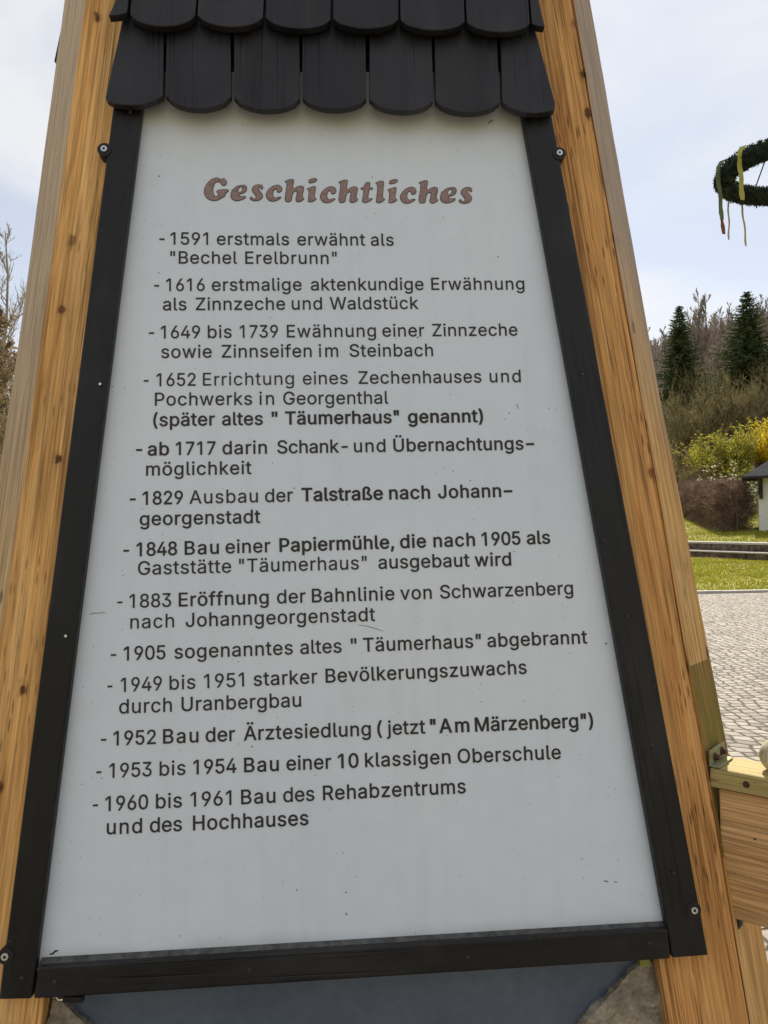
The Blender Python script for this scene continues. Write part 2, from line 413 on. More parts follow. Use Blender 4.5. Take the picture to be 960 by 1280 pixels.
PN = 0.002
tan_in = math.tan(LEAN)
def corner(side, t): return bp((c_r + kk * t) if side > 0 else (c_l - kk * t), t, PN)
def post_dir(side): return (corner(side, 1.0) - corner(side, 0.0)).normalized()
LEN = (T_TOP - TZ0) * 1.02
for side in (1, -1):
    d = post_dir(side)
    # height along the right-hand post of the cut line above which the chamfer is clean
    if side > 0:
        tcut = sv(862, 797)[1]
        split = (corner(1, tcut) - corner(1, TZ0 - 0.1)).length - 0.03
        post('post', corner(1, TZ0 - 0.1), d, HX, HB, LEN, [M['post_right'], M['post_side'], M['post_moss']], 3, split)
    else:
        post('post', corner(-1, TZ0 - 0.1), d, -HX, HB, LEN, [M['post'], M['post_side_pale'], M['post_side_pale']], 8, None, flip=True)
# the two rear legs: mirror images across the tower's middle
wid0 = (c_r - c_l)
for side in (1, -1):
    f0, f1 = corner(side, TZ0 - 0.1), corner(side, T_TOP)
    def rear(p, t):
        half = ((c_r + kk * t) - (c_l - kk * t)) / 2
        depth = half * 2 + 2 * CH
        return p + HB * depth
    r0, r1 = rear(f0, TZ0 - 0.1), rear(f1, T_TOP)
    d = (r1 - r0).normalized()
    if side > 0: post('post', r0, d, HX, -HB, LEN, [M['post'], M['post_side'], M['post_side']], 14, None, flip=True)
    else: post('post', r0, d, -HX, -HB, LEN, [M['post'], M['post_side_pale'], M['post_side_pale']], 21)

# ---- white panel
PT = 0.005                                     # panel face stands this far out
def quad(pts, n): return [sv(x, y, n) for x, y in pts]
pq = quad([(44, 1216), (836, 1168), (650, 90), (178, 90)], PT)
mb = MB(); mb.prism(pq, -0.004, PT)
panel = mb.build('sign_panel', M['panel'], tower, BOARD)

# ---- black frame: two side strips and a bottom bar
ST = 0.024
def strip(name, pts, n0, n1, bevel=0.003):
    """outline surveyed on the strip's own front plane; object z along the strip"""
    q = quad(pts, n1)
    a = (Vector(q[0]) + Vector(q[1])) / 2; b = (Vector(q[2]) + Vector(q[3])) / 2
    zl = (b - a).normalized(); z = HX * zl.x + UV * zl.y; y = -NV; x = y.cross(z)
    o = bp(a.x, a.y, 0); Mx = frame(o, x, y, z); inv = Mx.inverted()
    loc = [inv @ bp(s, t, 0) for s, t in q]
    m = MB(); n = len(loc)
    front = [(p.x, -n1, p.z) for p in loc]; back = [(p.x, -n0, p.z) for p in loc]
    m.v = front + back
    # make the front face look along -y (towards the viewer)
    m.f.append(tuple(range(n))); m.f.append(tuple(reversed(range(n, 2 * n))))
    for i in range(n):
        j = (i + 1) % n; m.f.append((i, n + i, n + j, j))
    m.m = [0] * len(m.f)
    ob = m.build(name, M['frame'], tower, Mx)
    bm = bmesh.new(); bm.from_mesh(ob.data); bmesh.ops.recalc_face_normals(bm, faces=bm.faces); bm.to_mesh(ob.data); bm.free()
    bv = ob.modifiers.new('bevel', 'BEVEL'); bv.width = bevel; bv.segments = 2
    return ob
def ext(p, q, k): return (p[0] + (q[0] - p[0]) * k, p[1] + (q[1] - p[1]) * k)
# left strip: outer edge x at y, inner edge
fl_o = lambda y: np.interp(y, [40, 140, 240, 640, 1000, 1130, 1250], [153, 141, 129, 83, 33, 15.5, -1])
fl_i = lambda y: np.interp(y, [40, 140, 240, 640, 1000, 1195, 1250], [189, 177, 165, 121, 72, 47, 39])
left = strip('frame_strip', [(-2, 1250), (39, 1249), (189, 40), (153, 40)], 0.0062, ST)
right = strip('frame_strip', [(841, 1198), (886, 1194.5), (678, 80), (642, 80)], 0.0062, ST)
bar = strip('frame_strip', [(838.5, 1199), (835, 1161), (48, 1209), (41.5, 1249)], 0.0062, ST + 0.001)
# slightly sloped top ledge of the bottom bar, seen as the grey line under the panel
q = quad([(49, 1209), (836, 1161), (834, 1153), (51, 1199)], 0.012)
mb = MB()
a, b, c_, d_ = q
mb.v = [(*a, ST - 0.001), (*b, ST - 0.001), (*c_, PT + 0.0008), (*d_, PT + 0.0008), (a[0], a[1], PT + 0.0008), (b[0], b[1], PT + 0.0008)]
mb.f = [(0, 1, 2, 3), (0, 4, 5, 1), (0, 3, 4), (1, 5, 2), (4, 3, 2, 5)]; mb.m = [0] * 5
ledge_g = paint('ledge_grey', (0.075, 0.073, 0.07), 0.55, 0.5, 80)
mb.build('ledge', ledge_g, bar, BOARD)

def disc(mb, s, t, r, n0, n1, mi=0, k=20):
    mb.prism([(s + r * math.cos(2 * math.pi * i / k), t + r * math.sin(2 * math.pi * i / k)) for i in range(k)], n0, n1, mi)
def ring_prism(mb, s, t, r0, r1, n0, n1, mi=0, k=20):
    for i in range(k):
        a0, a1 = 2 * math.pi * i / k, 2 * math.pi * (i + 1) / k
        p = lambda r, a, n: (s + r * math.cos(a), t + r * math.sin(a), n)
        mb.face([p(r0, a0, n1), p(r1, a0, n1), p(r1, a1, n1), p(r0, a1, n1)], mi)
        mb.face([p(r1, a0, n0), p(r1, a1, n0), p(r1, a1, n1), p(r1, a0, n1)], mi)
        mb.face([p(r0, a0, n1), p(r0, a1, n1), p(r0, a1, n0), p(r0, a0, n0)], mi)
# big fixing screws: dark painted washer beside the strip with a bright head
for (px, py), par in (((130, 186), left), ((699.5, 191), right), ((868, 1138), right), ((6, 1196), left)):
    s, t = sv(px, py, 0.027)
    m = MB(); disc(m, s, t, 0.0115, PN + 0.001, 0.0255, 0); disc(m, s, t, 0.0052, 0.0255, 0.0285, 1); disc(m, s, t, 0.0024, 0.0285, 0.0290, 2, 6)
    m.build('screw', [M['dark_hole'], M['steel'], M['dark_hole']], par, BOARD, bevel=0.0007, seg=1)
# small countersunk screws in the strips
for px, py, par, lit in ((125, 480, left, 1), (82, 795, left, 1), (27, 1222, left, 0), (728, 467, right, 0), (755, 676, right, 0), (784, 770, right, 0), (842, 1091, right, 0), (163, 140, left, 1),
                         (68, 1227, bar, 0), (312, 1212, bar, 0), (585, 1196, bar, 0), (812, 1178, bar, 0)):
    s, t = sv(px, py, ST + 0.001)
    m = MB(); ring_prism(m, s, t, 0.0022, 0.0034, ST - 0.004, ST + 0.0016, 0, 14); disc(m, s, t, 0.0022, ST - 0.003, ST + 0.0012, 1, 10)
    m.build('screw', [M['black'], M['steel'] if lit else M['rust']], par, BOARD)
# little tabs under the bar
for x0, x1, y0, y1 in ((78, 103, 1247, 1254), (800, 812, 1199, 1208)):
    q = quad([(x0, y1), (x1, y1), (x1, y0), (x0, y0)], 0.010)
    m = MB(); m.prism(q, -0.002, 0.010); m.build('bracket', M['galv'] if x0 > 400 else M['black'], bar, BOARD)

# ---- shingles
def shingle(poly_px, n_bot, n_top, seed, thick=0.0135, name='shingle'):
    """poly: surveyed outline on the shingle's front; tilts from n_top at the head to n_bot at the butt"""
    rnd = random.Random(seed)
    q = [Vector(sv(x, y, n_bot)) for x, y in poly_px]
    tmin = min(p.y for p in q); tmax = max(p.y for p in q)
    sx = sum(p.x for p in q) / len(q)
    n_bot += rnd.uniform(-.0018, .0022)
    o = bp(sx, tmin, n_bot); top = bp(sx + rnd.uniform(-.0016, .0016), tmax, n_top)
    z = (top - o).normalized(); x = (HX - z * HX.dot(z)).normalized(); y = z.cross(x)
    Mx = frame(o, x, y, z)
    k = (top - o).length / (tmax - tmin)
    loc = [(p.x - sx, (p.y - tmin) * k) for p in q]
    n = len(loc); m = MB()
    m.v = [(a, 0, b) for a, b in loc] + [(a, thick, b) for a, b in loc]
    m.f = [tuple(range(n)), tuple(reversed(range(n, 2 * n)))] + [(i, n + i, n + (i + 1) % n, (i + 1) % n) for i in range(n)]
    m.m = [0] * len(m.f)
    ob = m.build(name, M['black'], tower, Mx)
    bm = bmesh.new(); bm.from_mesh(ob.data); bmesh.ops.recalc_face_normals(bm, faces=bm.faces); bm.to_mesh(ob.data); bm.free()
    bv = ob.modifiers.new('bevel', 'BEVEL'); bv.width = 0.0016; bv.segments = 2; bv.limit_method = 'ANGLE'; bv.angle_limit = rad(40)
    return ob
def arc_bottom(xl, yl, xr, yr, ym, n=13, skip=0.0):
    """rounded butt from left to right end"""
    out = []
    for i in range(n):
        f = i / (n - 1); base = yl + (yr - yl) * f
        w_ = math.sqrt(max(0, 1 - (2 * f - 1) ** 2 * 0.93)); w0 = math.sqrt(1 - 0.93)
        sag = (w_ - w0) / (1 - w0)
        out.append((xl + (xr - xl) * f, base + (ym - (yl + yr) / 2) * sag))
    return out
G_ = 1.4                                       # half gap in photo pixels (about 2 mm)
xb = [131, 205, 290.5, 376.5, 459.5, 543, 626.5, 694]
xt = [150, 206, 289, 375, 458.5, 541, 622, 668]
yb = [121, 118, 120, 122, 123.5, 126, 128, 136]
ym = [131, 136, 136.5, 137, 139.5, 141.5, 143, 141.5]
sd_ = 100
for i in range(7):
    gl = 0 if i == 0 else G_ + (0.8 if i == 4 else 0); gr = 0 if i == 6 else G_
    bot = arc_bottom(xb[i] + gl, yb[i], xb[i + 1] - gr, yb[i + 1], ym[i] - 0)
    if i == 0: bot = [(131, 121), (134, 125.5), (142, 128.5), (155, 130.6), (168, 131), (180, 129.5), (192, 125.5), (200, 121), (205 - gr, 118)]
    if i == 6: bot = [(626.5 + gl, 128), (634, 133), (645, 138.5), (658, 141.5), (672, 141.7), (684, 140), (693.5, 138)]
    poly = bot + ([(694, 128), (682, 80), (668, 25), (664, -40)] if i == 6 else [(xt[i + 1] - gr - 1, -40)]) + ([(158, -40), (150, 25), (139, 80)] if i == 0 else [(xt[i] + gl + 1, -40)])
    shingle(poly, 0.044, 0.030, sd_ + i)
xb = [137, 160, 245, 330.5, 415, 499.5, 582.5, 664, 681]
yb = [20, 15.5, 17.5, 20, 23, 24.5, 27, 29, 31.5]
ym = [20, 32, 33.5, 34.5, 36.5, 38.5, 40, 41.5, 32]
for i in range(8):
    gl = 0 if i == 0 else G_; gr = 0 if i == 7 else G_ + (0.5 if i == 2 else 0)
    if i == 0: bot = [(136, 19.5), (148, 18.5), (160 - gr, 15.5)]
    elif i == 7: bot = [(664 + gl, 28), (672, 31), (681.5, 32.5)]
    else: bot = arc_bottom(xb[i] + gl, yb[i], xb[i + 1] - gr, yb[i + 1], ym[i])
    poly = bot + ([(677, 10), (668, -40), (655, -150)] if i == 7 else [(xb[i + 1] - gr - (i - 4) * 3, -150)]) + ([(170, -150), (155, -50), (142, 5)] if i == 0 else [(xb[i] + gl - (i - 4) * 3, -150)])
    shingle(poly, 0.059, 0.033, sd_ + 20 + i)
# further courses above, following the narrowing face
t_a = sv(330, 120, 0.044)[1]; t_b = sv(330, 18, 0.059)[1]; pitch = t_b - t_a
row = 0
t = t_b + pitch
while t < T_TOP - 0.1:
    half_l = c_l - kk * (t + 0.05) + 0.035; half_r = c_r + kk * (t + 0.05) - 0.035
    wv = 0.104; off = 0.5 * wv if row % 2 else 0.0
    x = half_l - off
    while x < half_r - 0.02:
        a, b = max(x, half_l), min(x + wv - 0.003, half_r)
        if b - a > 0.02:
            n = 9; q = []
            for i in range(n):
                f = i / (n - 1); q.append((a + (b - a) * f, t - 0.018 * math.sqrt(max(0, 1 - (2 * f - 1) ** 2))))
            q += [(b, t + 1.75 * pitch), (a, t + 1.75 * pitch)]
            m = MB(); nq = len(q)
            tl = 0.026 / (1.9 * pitch)
            m.v = [(s_, t_, 0.059 - (t_ - t) * tl) for s_, t_ in q] + [(s_, t_, 0.046 - (t_ - t) * tl) for s_, t_ in q]
            m.f = [tuple(range(nq)), tuple(reversed(range(nq, 2 * nq)))] + [(i, nq + i, nq + (i + 1) % nq, (i + 1) % nq) for i in range(nq)]
            m.m = [0] * len(m.f)
            m.build('shingle', M['black'], tower, BOARD)
        x += wv
    t += pitch; row += 1
# boarding behind the shingles and behind the panel
m = MB(); ta, tb = sv(400, 150)[1], T_TOP
m.prism([(c_l - kk * ta + 0.12, ta), (c_r + kk * ta - 0.12, ta), (c_r + kk * tb - 0.09, tb), (c_l - kk * tb + 0.09, tb)], -0.03, -0.006)
m.build('backing_board_or_filler', M['black'], tower, BOARD)
m = MB(); ta, tb = sv(400, 1228)[1], sv(400, 155)[1]
m.prism([(c_l - kk * ta + 0.12, ta), (c_r + kk * ta - 0.12, ta), (c_r + kk * tb - 0.12, tb), (c_l - kk * tb + 0.12, tb)], -0.034, -0.0065)
m.build('backing_board_or_filler', M['black'], tower, BOARD)
# shingles of the neighbouring left face, edge-on beside the left post
lo, hi = wp(67.2, 76.5, 1.56), wp(80.5, 14, 1.56)
zd = (hi - lo).normalized(); xd = (HX - zd * HX.dot(zd)).normalized(); yd = zd.cross(xd)
for k in range(4):
    m = MB(); m.prism([(0, 0.105 * k), (0.012, 0.105 * k), (0.012, 0.105 * k + 0.102), (0, 0.105 * k + 0.102)], 0, 0.17)
    m.build('shingle', M['black'], tower, frame(lo, xd, yd, zd), bevel=0.002)

GLYPHS = {
  '0': (453, '227,-7 199,-5 174,1 151,11 130,24 111,41 95,62 80,86 69,113 60,144 53,178 49,214 48,254 49,294 53,330 60,364 69,395 81,422 95,447 112,467 130,484 151,498 174,508 200,514 227,516 254,514 279,508 302,498 323,484 342,467 358,447 372,422 384,395 393,364 400,330 404,294 405,254 404,214 400,178 393,144 384,113 373,86 359,62 342,41 323,24 302,11 279,1 254,-5|227,50 245,51 261,56 276,63 290,74 303,87 313,103 323,122 330,144 336,168 340,194 343,223 344,254 343,285 340,314 336,341 330,365 323,387 313,405 303,422 290,435 276,446 261,453 245,458 227,460 209,458 192,453 177,446 163,435 151,422 140,405 131,387 123,365 117,341 113,314 110,285 109,254 110,223 113,194 117,168 123,144 131,122 140,103 151,87 163,74 177,63 192,56 209,51'),
  '1': (453, '276,509 276,0 212,0 212,448 209,448 86,358 86,427 198,509'),
  '2': (453, '64,0 64,47 234,229 282,282 291,294 299,305 305,316 311,327 315,337 318,348 320,360 320,371 319,385 317,397 313,408 308,419 301,428 293,436 283,443 273,449 262,454 250,457 237,459 224,460 209,459 196,457 184,453 172,447 162,441 153,433 145,424 139,413 134,402 130,390 128,376 127,362 66,362 67,384 71,405 77,424 86,442 98,459 111,473 126,486 143,496 162,505 182,511 203,514 225,516 247,514 268,511 288,505 306,497 323,486 337,474 350,461 361,445 370,428 376,411 380,392 381,372 380,358 378,345 375,331 371,318 365,304 357,290 347,275 336,259 267,180 153,60 153,57 389,57 389,0'),
  '3': (453, '218,-7 195,-6 173,-3 152,2 133,10 114,19 98,30 83,43 70,57 60,74 52,91 46,111 44,132 109,132 111,119 115,107 120,97 126,87 134,78 144,71 154,64 165,59 178,55 191,52 204,50 219,50 234,51 248,53 262,56 275,61 287,67 297,74 307,83 315,93 321,104 325,116 328,130 329,145 328,158 326,172 322,184 316,196 308,207 299,217 288,226 275,234 260,240 242,244 223,247 201,248 157,248 157,299 288,448 288,452 70,452 70,509 372,509 372,461 211,278 211,289 239,290 264,288 287,284 308,276 327,265 344,253 359,239 371,222 381,205 387,186 392,166 393,145 392,123 387,103 380,84 370,66 358,50 344,36 327,23 309,12 288,4 266,-2 243,-6'),
  '4': (453, '40,105 40,158 247,509 311,509 109,166 109,163 413,163 413,105|282,0 282,121 282,146 282,318 343,318 343,0'),
  '5': (453, '221,-7 199,-6 178,-2 159,3 140,11 123,21 108,32 94,45 83,60 73,76 66,93 62,111 60,130 122,130 124,119 127,108 132,98 138,89 145,80 154,73 163,66 173,60 184,56 196,52 208,50 221,50 236,51 250,53 264,58 276,64 288,72 298,82 307,92 314,104 320,117 324,131 327,146 328,162 327,178 324,193 320,208 314,221 306,233 297,244 286,254 275,262 262,269 248,273 233,276 218,277 205,276 192,275 180,272 167,268 156,264 145,258 136,252 128,246 67,253 96,509 366,509 366,452 151,452 134,301 136,301 145,308 155,315 166,320 178,325 190,329 203,331 216,333 229,334 247,333 263,330 279,326 294,321 308,314 321,306 334,296 345,285 355,273 364,260 372,246 379,231 384,215 388,199 390,181 391,163 390,139 385,117 379,95 369,76 357,57 343,41 327,27 309,15 289,6 268,-1 245,-5'),
  '6': (453, '226,-7 203,-5 182,-1 161,5 142,15 125,26 109,40 96,56 84,74 75,94 69,115 65,138 64,162 65,180 68,199 73,219 80,239 89,261 102,285 118,311 137,340 252,509 322,509 151,261 145,261 149,268 154,275 159,281 165,288 172,293 179,299 187,303 196,307 205,310 214,312 224,314 235,314 257,313 278,309 298,303 316,295 332,284 346,271 359,257 370,240 378,221 384,201 388,180 389,157 388,134 384,112 377,92 368,73 356,55 343,39 327,26 310,14 291,5 271,-2 249,-6|226,48 241,49 254,52 267,56 279,63 289,70 299,79 307,90 314,101 320,114 324,128 327,142 327,157 327,173 324,187 320,201 314,213 307,225 299,235 289,244 279,251 267,258 254,262 241,264 226,265 212,264 198,262 186,258 174,252 163,244 153,235 145,225 138,214 132,201 128,188 126,174 125,158 126,143 128,128 132,114 138,102 145,90 153,79 163,70 174,63 186,56 198,52 212,49'),
  '7': (453, '97,0 323,448 323,452 62,452 62,509 391,509 391,449 165,0'),
  '8': (453, '226,-7 201,-6 178,-2 156,3 136,11 117,21 101,33 86,47 74,62 64,78 57,96 53,115 52,135 53,151 55,166 59,181 65,195 72,208 81,220 90,231 101,241 113,249 125,256 139,261 153,265 153,267 135,273 119,282 105,293 93,308 83,324 76,342 72,360 70,380 72,399 75,417 82,434 90,450 101,464 114,477 129,488 146,498 164,506 184,511 204,514 226,516 248,514 269,511 288,506 306,498 323,488 337,477 350,464 361,450 370,434 377,417 380,399 382,380 380,361 376,342 369,324 359,308 347,293 333,282 318,273 300,267 300,265 314,261 327,256 339,249 351,241 362,231 372,220 380,208 387,195 393,181 397,166 400,151 401,135 399,115 395,96 388,78 378,62 366,47 352,33 335,21 317,11 296,3 275,-2 251,-6|226,49 243,50 258,52 272,55 285,60 296,66 307,74 315,82 323,91 329,102 333,113 336,126 337,139 336,152 333,165 329,177 322,189 314,199 305,208 295,216 283,223 270,228 256,232 242,234 226,235 211,234 196,232 182,228 169,223 157,216 147,208 138,199 130,189 123,177 119,165 116,152 115,139 116,126 119,113 123,102 129,91 136,82 145,74 156,66 167,60 180,55 195,52 210,50|226,290 239,290 252,292 263,296 274,300 284,306 293,313 300,321 307,330 312,341 316,351 318,363 319,376 318,388 316,399 313,410 308,420 301,429 294,437 285,444 275,449 264,454 252,457 240,459 226,460 213,459 200,457 188,454 177,449 167,444 159,437 151,429 145,420 139,410 136,399 134,388 133,376 134,363 136,351 139,341 145,330 151,321 159,313 168,306 178,300 189,296 201,292 213,290'),
  '9': (453, '226,516 249,514 271,510 291,503 310,494 328,482 343,468 356,452 368,434 377,414 384,393 388,371 389,347 388,328 385,309 380,290 373,270 363,248 350,224 334,197 315,168 200,0 130,0 301,248 307,248 303,240 299,234 294,227 287,221 281,215 273,210 265,206 257,202 248,199 238,196 228,195 218,195 195,196 175,199 155,206 137,214 121,225 106,237 94,252 83,269 74,287 68,307 65,329 64,352 65,375 69,397 75,417 85,436 96,454 110,469 125,483 143,494 162,504 182,510 203,514|226,460 212,459 199,457 186,452 174,446 163,438 154,429 145,419 138,407 133,395 129,381 126,367 125,352 126,336 129,322 133,308 138,295 145,284 154,274 163,265 174,257 186,251 199,247 212,244 226,243 240,244 254,247 267,251 279,257 289,265 299,273 307,284 314,295 320,308 324,321 327,335 327,350 327,366 324,381 320,394 314,407 307,419 299,429 290,438 279,446 267,452 254,457 241,459'),
  'a': (389, '160,-9 142,-8 126,-5 110,-1 94,5 80,12 68,22 57,32 48,45 40,58 35,73 31,90 30,108 31,123 34,138 38,150 43,161 50,171 58,179 67,187 78,193 89,199 100,203 112,207 125,211 178,220 234,227 244,228 252,230 259,232 265,235 270,238 273,243 275,248 276,255 276,257 275,268 273,279 271,288 267,297 262,304 256,311 248,317 240,322 230,326 220,329 208,330 196,331 183,330 171,329 159,326 149,322 140,318 132,313 124,307 118,301 112,294 107,288 103,281 100,274 41,291 48,308 57,322 67,335 79,346 91,355 104,364 118,370 133,375 148,379 163,382 179,384 194,384 239,379 251,376 263,372 275,367 286,360 296,353 306,343 315,333 322,320 329,306 333,290 336,272 337,251 337,0 277,0 277,52 272,52 252,25 244,18 236,12 226,6 215,1 203,-3 190,-6 176,-8|170,45 187,46 202,49 216,53 228,59 239,66 248,74 257,83 263,93 269,104 272,115 275,126 276,138 276,190 259,182 231,176 200,171 175,168 134,159 125,155 117,150 110,145 103,139 98,132 95,124 93,115 92,105 92,95 94,87 98,79 102,72 107,66 114,61 121,56 130,52 139,49 149,47 159,46'),
  'b': (424, '229,-8 213,-7 198,-5 184,-1 172,4 162,10 153,17 145,24 138,31 118,59 112,59 112,0 53,0 53,509 114,509 114,319 118,319 137,346 144,353 152,360 161,367 171,373 183,378 197,381 212,384 229,384 252,383 274,378 294,371 313,361 330,347 345,332 359,313 370,293 379,270 385,245 389,218 390,189 389,160 385,133 379,108 370,84 359,64 346,45 330,29 313,16 294,5 274,-2 252,-7|220,47 237,48 253,51 267,57 279,66 291,76 301,88 309,101 316,117 321,133 325,151 327,170 328,189 327,209 325,227 321,245 316,261 309,276 301,290 291,301 280,311 267,319 253,325 237,329 220,330 203,329 188,325 174,320 161,312 150,302 140,291 132,278 125,263 120,247 116,229 113,210 113,189 113,169 116,150 120,132 125,115 132,100 140,86 150,75 162,65 174,57 188,51 204,48'),
  'c': (396, '207,-8 182,-7 159,-2 137,6 117,16 98,30 82,46 68,64 56,85 46,108 40,133 36,159 34,187 36,216 40,243 46,268 56,291 68,312 82,330 98,346 117,360 137,371 159,378 182,383 207,384 221,384 234,383 247,380 260,377 272,373 284,368 295,362 305,356 315,349 324,341 332,332 340,322 347,312 353,301 358,289 362,277 303,262 290,289 270,311 242,325 207,330 189,329 173,325 158,319 145,310 134,300 124,287 115,274 108,258 103,242 99,224 97,206 96,187 97,169 99,151 103,134 108,117 115,102 124,89 134,76 145,66 158,57 173,51 189,48 207,46 243,52 271,66 292,89 304,117 363,102 359,90 354,78 348,67 341,56 334,46 325,37 316,29 306,21 296,15 285,9 273,4 261,-1 248,-4 235,-6 221,-8'),
  'd': (424, '195,-8 172,-7 151,-2 130,5 111,16 94,29 79,45 66,64 55,84 46,108 39,133 35,160 34,189 35,218 39,245 46,270 55,293 66,313 79,332 95,347 112,361 131,371 151,378 173,383 196,384 213,384 228,381 241,378 253,373 263,367 272,360 280,353 287,346 306,319 311,319 311,509 372,509 372,0 313,0 313,59 307,59 287,31 280,24 272,17 263,10 252,4 241,-1 227,-5 212,-7|205,47 221,48 236,51 250,57 263,65 274,75 284,86 293,100 299,115 305,132 309,150 311,169 312,189 311,210 309,229 305,247 300,263 293,278 284,291 275,302 263,312 251,320 237,325 221,329 205,330 187,329 172,325 157,319 145,311 133,301 124,290 115,276 108,261 103,245 99,227 97,209 96,189 97,170 99,151 103,133 109,117 115,101 124,88 134,76 145,66 158,57 172,51 188,48'),
  'e': (404, '212,-8 185,-7 161,-2 138,6 117,16 98,30 82,46 68,64 56,85 46,108 40,132 35,159 34,187 35,215 39,242 46,267 55,290 67,311 81,329 97,346 115,359 135,370 157,378 180,383 205,384 221,384 236,382 251,379 266,374 280,368 294,361 307,351 319,341 331,329 341,315 350,299 357,282 363,263 368,242 370,219 371,194 371,169 97,169 97,157 100,139 104,122 110,106 118,92 128,80 139,70 151,61 165,55 179,50 195,47 212,46 224,47 234,48 244,50 254,53 263,56 271,61 278,66 285,73 292,80 297,88 302,96 306,105 365,91 360,77 353,63 345,51 335,39 324,29 311,19 298,11 283,4 266,-1 249,-5 231,-7|309,221 307,237 303,254 298,269 291,282 283,294 273,305 263,314 250,321 237,326 222,329 205,330 189,329 173,326 159,321 146,313 135,304 125,294 116,282 109,270 103,256 99,241 97,226 97,221'),
  'f': (254, '228,379 228,327 6,327 6,379|81,0 81,432 82,447 84,461 89,474 96,486 104,496 113,505 124,513 135,519 148,524 161,527 174,529 187,530 222,527 243,521 227,468 215,472 195,474 182,473 171,470 162,466 154,460 149,452 145,443 142,431 142,419 142,0'),
  'g': (425, '207,-151 187,-150 168,-148 150,-144 134,-140 119,-134 105,-127 93,-119 82,-110 73,-101 64,-91 57,-80 51,-69 101,-41 122,-66 128,-72 136,-78 145,-83 154,-88 165,-92 178,-95 192,-97 207,-97 229,-96 249,-92 267,-85 282,-75 295,-62 304,-47 310,-28 311,-6 311,68 306,68 287,41 280,34 272,28 263,21 252,16 241,11 227,8 212,5 195,5 173,6 152,10 132,17 113,27 95,39 80,53 67,71 55,90 46,112 39,136 35,163 34,191 35,220 39,246 46,271 55,293 66,314 80,332 95,347 112,361 131,371 152,378 173,383 196,384 213,384 228,382 242,378 253,373 264,367 273,360 281,353 288,346 308,319 313,319 313,379 372,379 372,-9 371,-32 367,-54 360,-73 350,-90 338,-104 324,-117 308,-127 291,-136 271,-142 251,-147 229,-150|205,59 222,60 237,63 251,68 264,75 275,84 285,95 293,107 300,121 305,137 309,154 312,172 312,193 312,212 309,231 305,248 300,264 293,278 285,291 275,303 264,312 251,320 237,325 222,329 205,330 188,329 172,325 158,320 145,312 134,302 124,290 115,277 109,262 103,246 99,229 97,212 96,193 97,173 99,155 103,138 109,123 116,108 124,96 134,85 145,76 158,68 172,63 188,60'),
  'h': (410, '114,227 114,0 53,0 53,509 114,509 114,287 102,287 112,312 124,332 137,349 152,362 169,372 187,379 207,383 227,384 246,383 264,380 280,376 295,369 309,360 321,349 332,336 341,321 348,304 353,285 356,264 357,240 357,0 296,0 296,235 295,256 290,275 283,291 273,304 260,315 246,323 229,328 210,329 197,328 184,326 172,322 161,317 150,311 141,303 133,293 126,283 121,271 117,257 114,243'),
  'i': (167, '53,0 53,379 114,379 114,0|84,443 75,444 67,446 60,449 54,455 48,461 44,468 42,475 41,483 42,491 44,499 48,506 54,512 60,517 67,521 75,523 84,524 92,523 100,521 107,517 114,512 119,506 123,499 126,491 126,483 126,475 123,468 119,461 114,455 107,449 100,446 92,444'),
  'j': (167, '53,379 114,379 114,-30 113,-47 111,-63 107,-77 102,-90 95,-102 86,-113 76,-122 65,-129 52,-135 37,-139 21,-142 4,-143 -10,-143 -10,-87 2,-87 14,-86 25,-83 34,-78 40,-72 46,-64 50,-54 52,-42 53,-29|83,443 75,444 67,446 60,449 53,455 48,461 44,468 42,475 41,483 42,491 44,499 48,506 53,512 60,517 67,521 75,523 83,524 92,523 100,521 107,517 114,512 119,506 123,499 125,491 126,483 125,475 123,468 119,461 114,455 107,449 100,446 92,444'),
  'k': (381, '110,137 110,212 121,212 284,379 360,379 184,199 177,199|53,0 53,509 114,509 114,0|294,0 148,186 191,229 372,0'),
  'l': (189, '139,-2 119,-1 101,3 86,10 74,20 65,33 58,47 54,65 53,84 53,509 114,509 114,99 114,87 115,77 117,68 120,62 124,58 130,54 137,53 146,52 160,53 170,54 181,3 162,-1'),
  'm': (610, '53,0 53,379 112,379 112,295 108,295 112,310 118,323 125,335 132,346 141,355 151,363 161,370 172,376 183,380 195,384 207,386 219,386 239,385 257,380 273,372 287,361 299,347 309,331 316,314 321,295 312,295 317,308 322,321 329,332 337,343 347,353 357,361 368,369 381,375 394,380 407,383 422,385 437,386 453,385 468,383 483,378 497,372 510,364 522,354 532,342 541,328 548,313 553,296 556,276 557,255 557,0 496,0 496,254 494,273 490,289 483,302 473,313 460,321 447,326 433,329 419,330 406,330 395,328 384,324 374,320 365,314 358,307 351,299 345,290 341,280 338,270 336,259 335,247 335,0 274,0 274,260 273,275 269,288 262,301 253,311 242,320 229,326 215,329 199,330 188,330 178,328 168,325 158,320 148,314 140,307 132,299 126,289 121,278 117,266 114,253 114,238 114,0'),
  'n': (410, '114,227 114,0 53,0 53,379 112,379 112,287 102,287 112,312 124,332 137,349 152,362 169,372 187,379 207,383 227,384 246,383 264,380 280,376 295,369 309,360 321,349 332,336 341,321 348,304 353,285 356,264 357,240 357,0 296,0 296,235 295,256 290,275 283,291 273,304 260,315 246,323 229,328 210,329 197,328 184,326 172,322 161,317 150,311 141,303 133,293 126,283 121,271 117,257 114,243'),
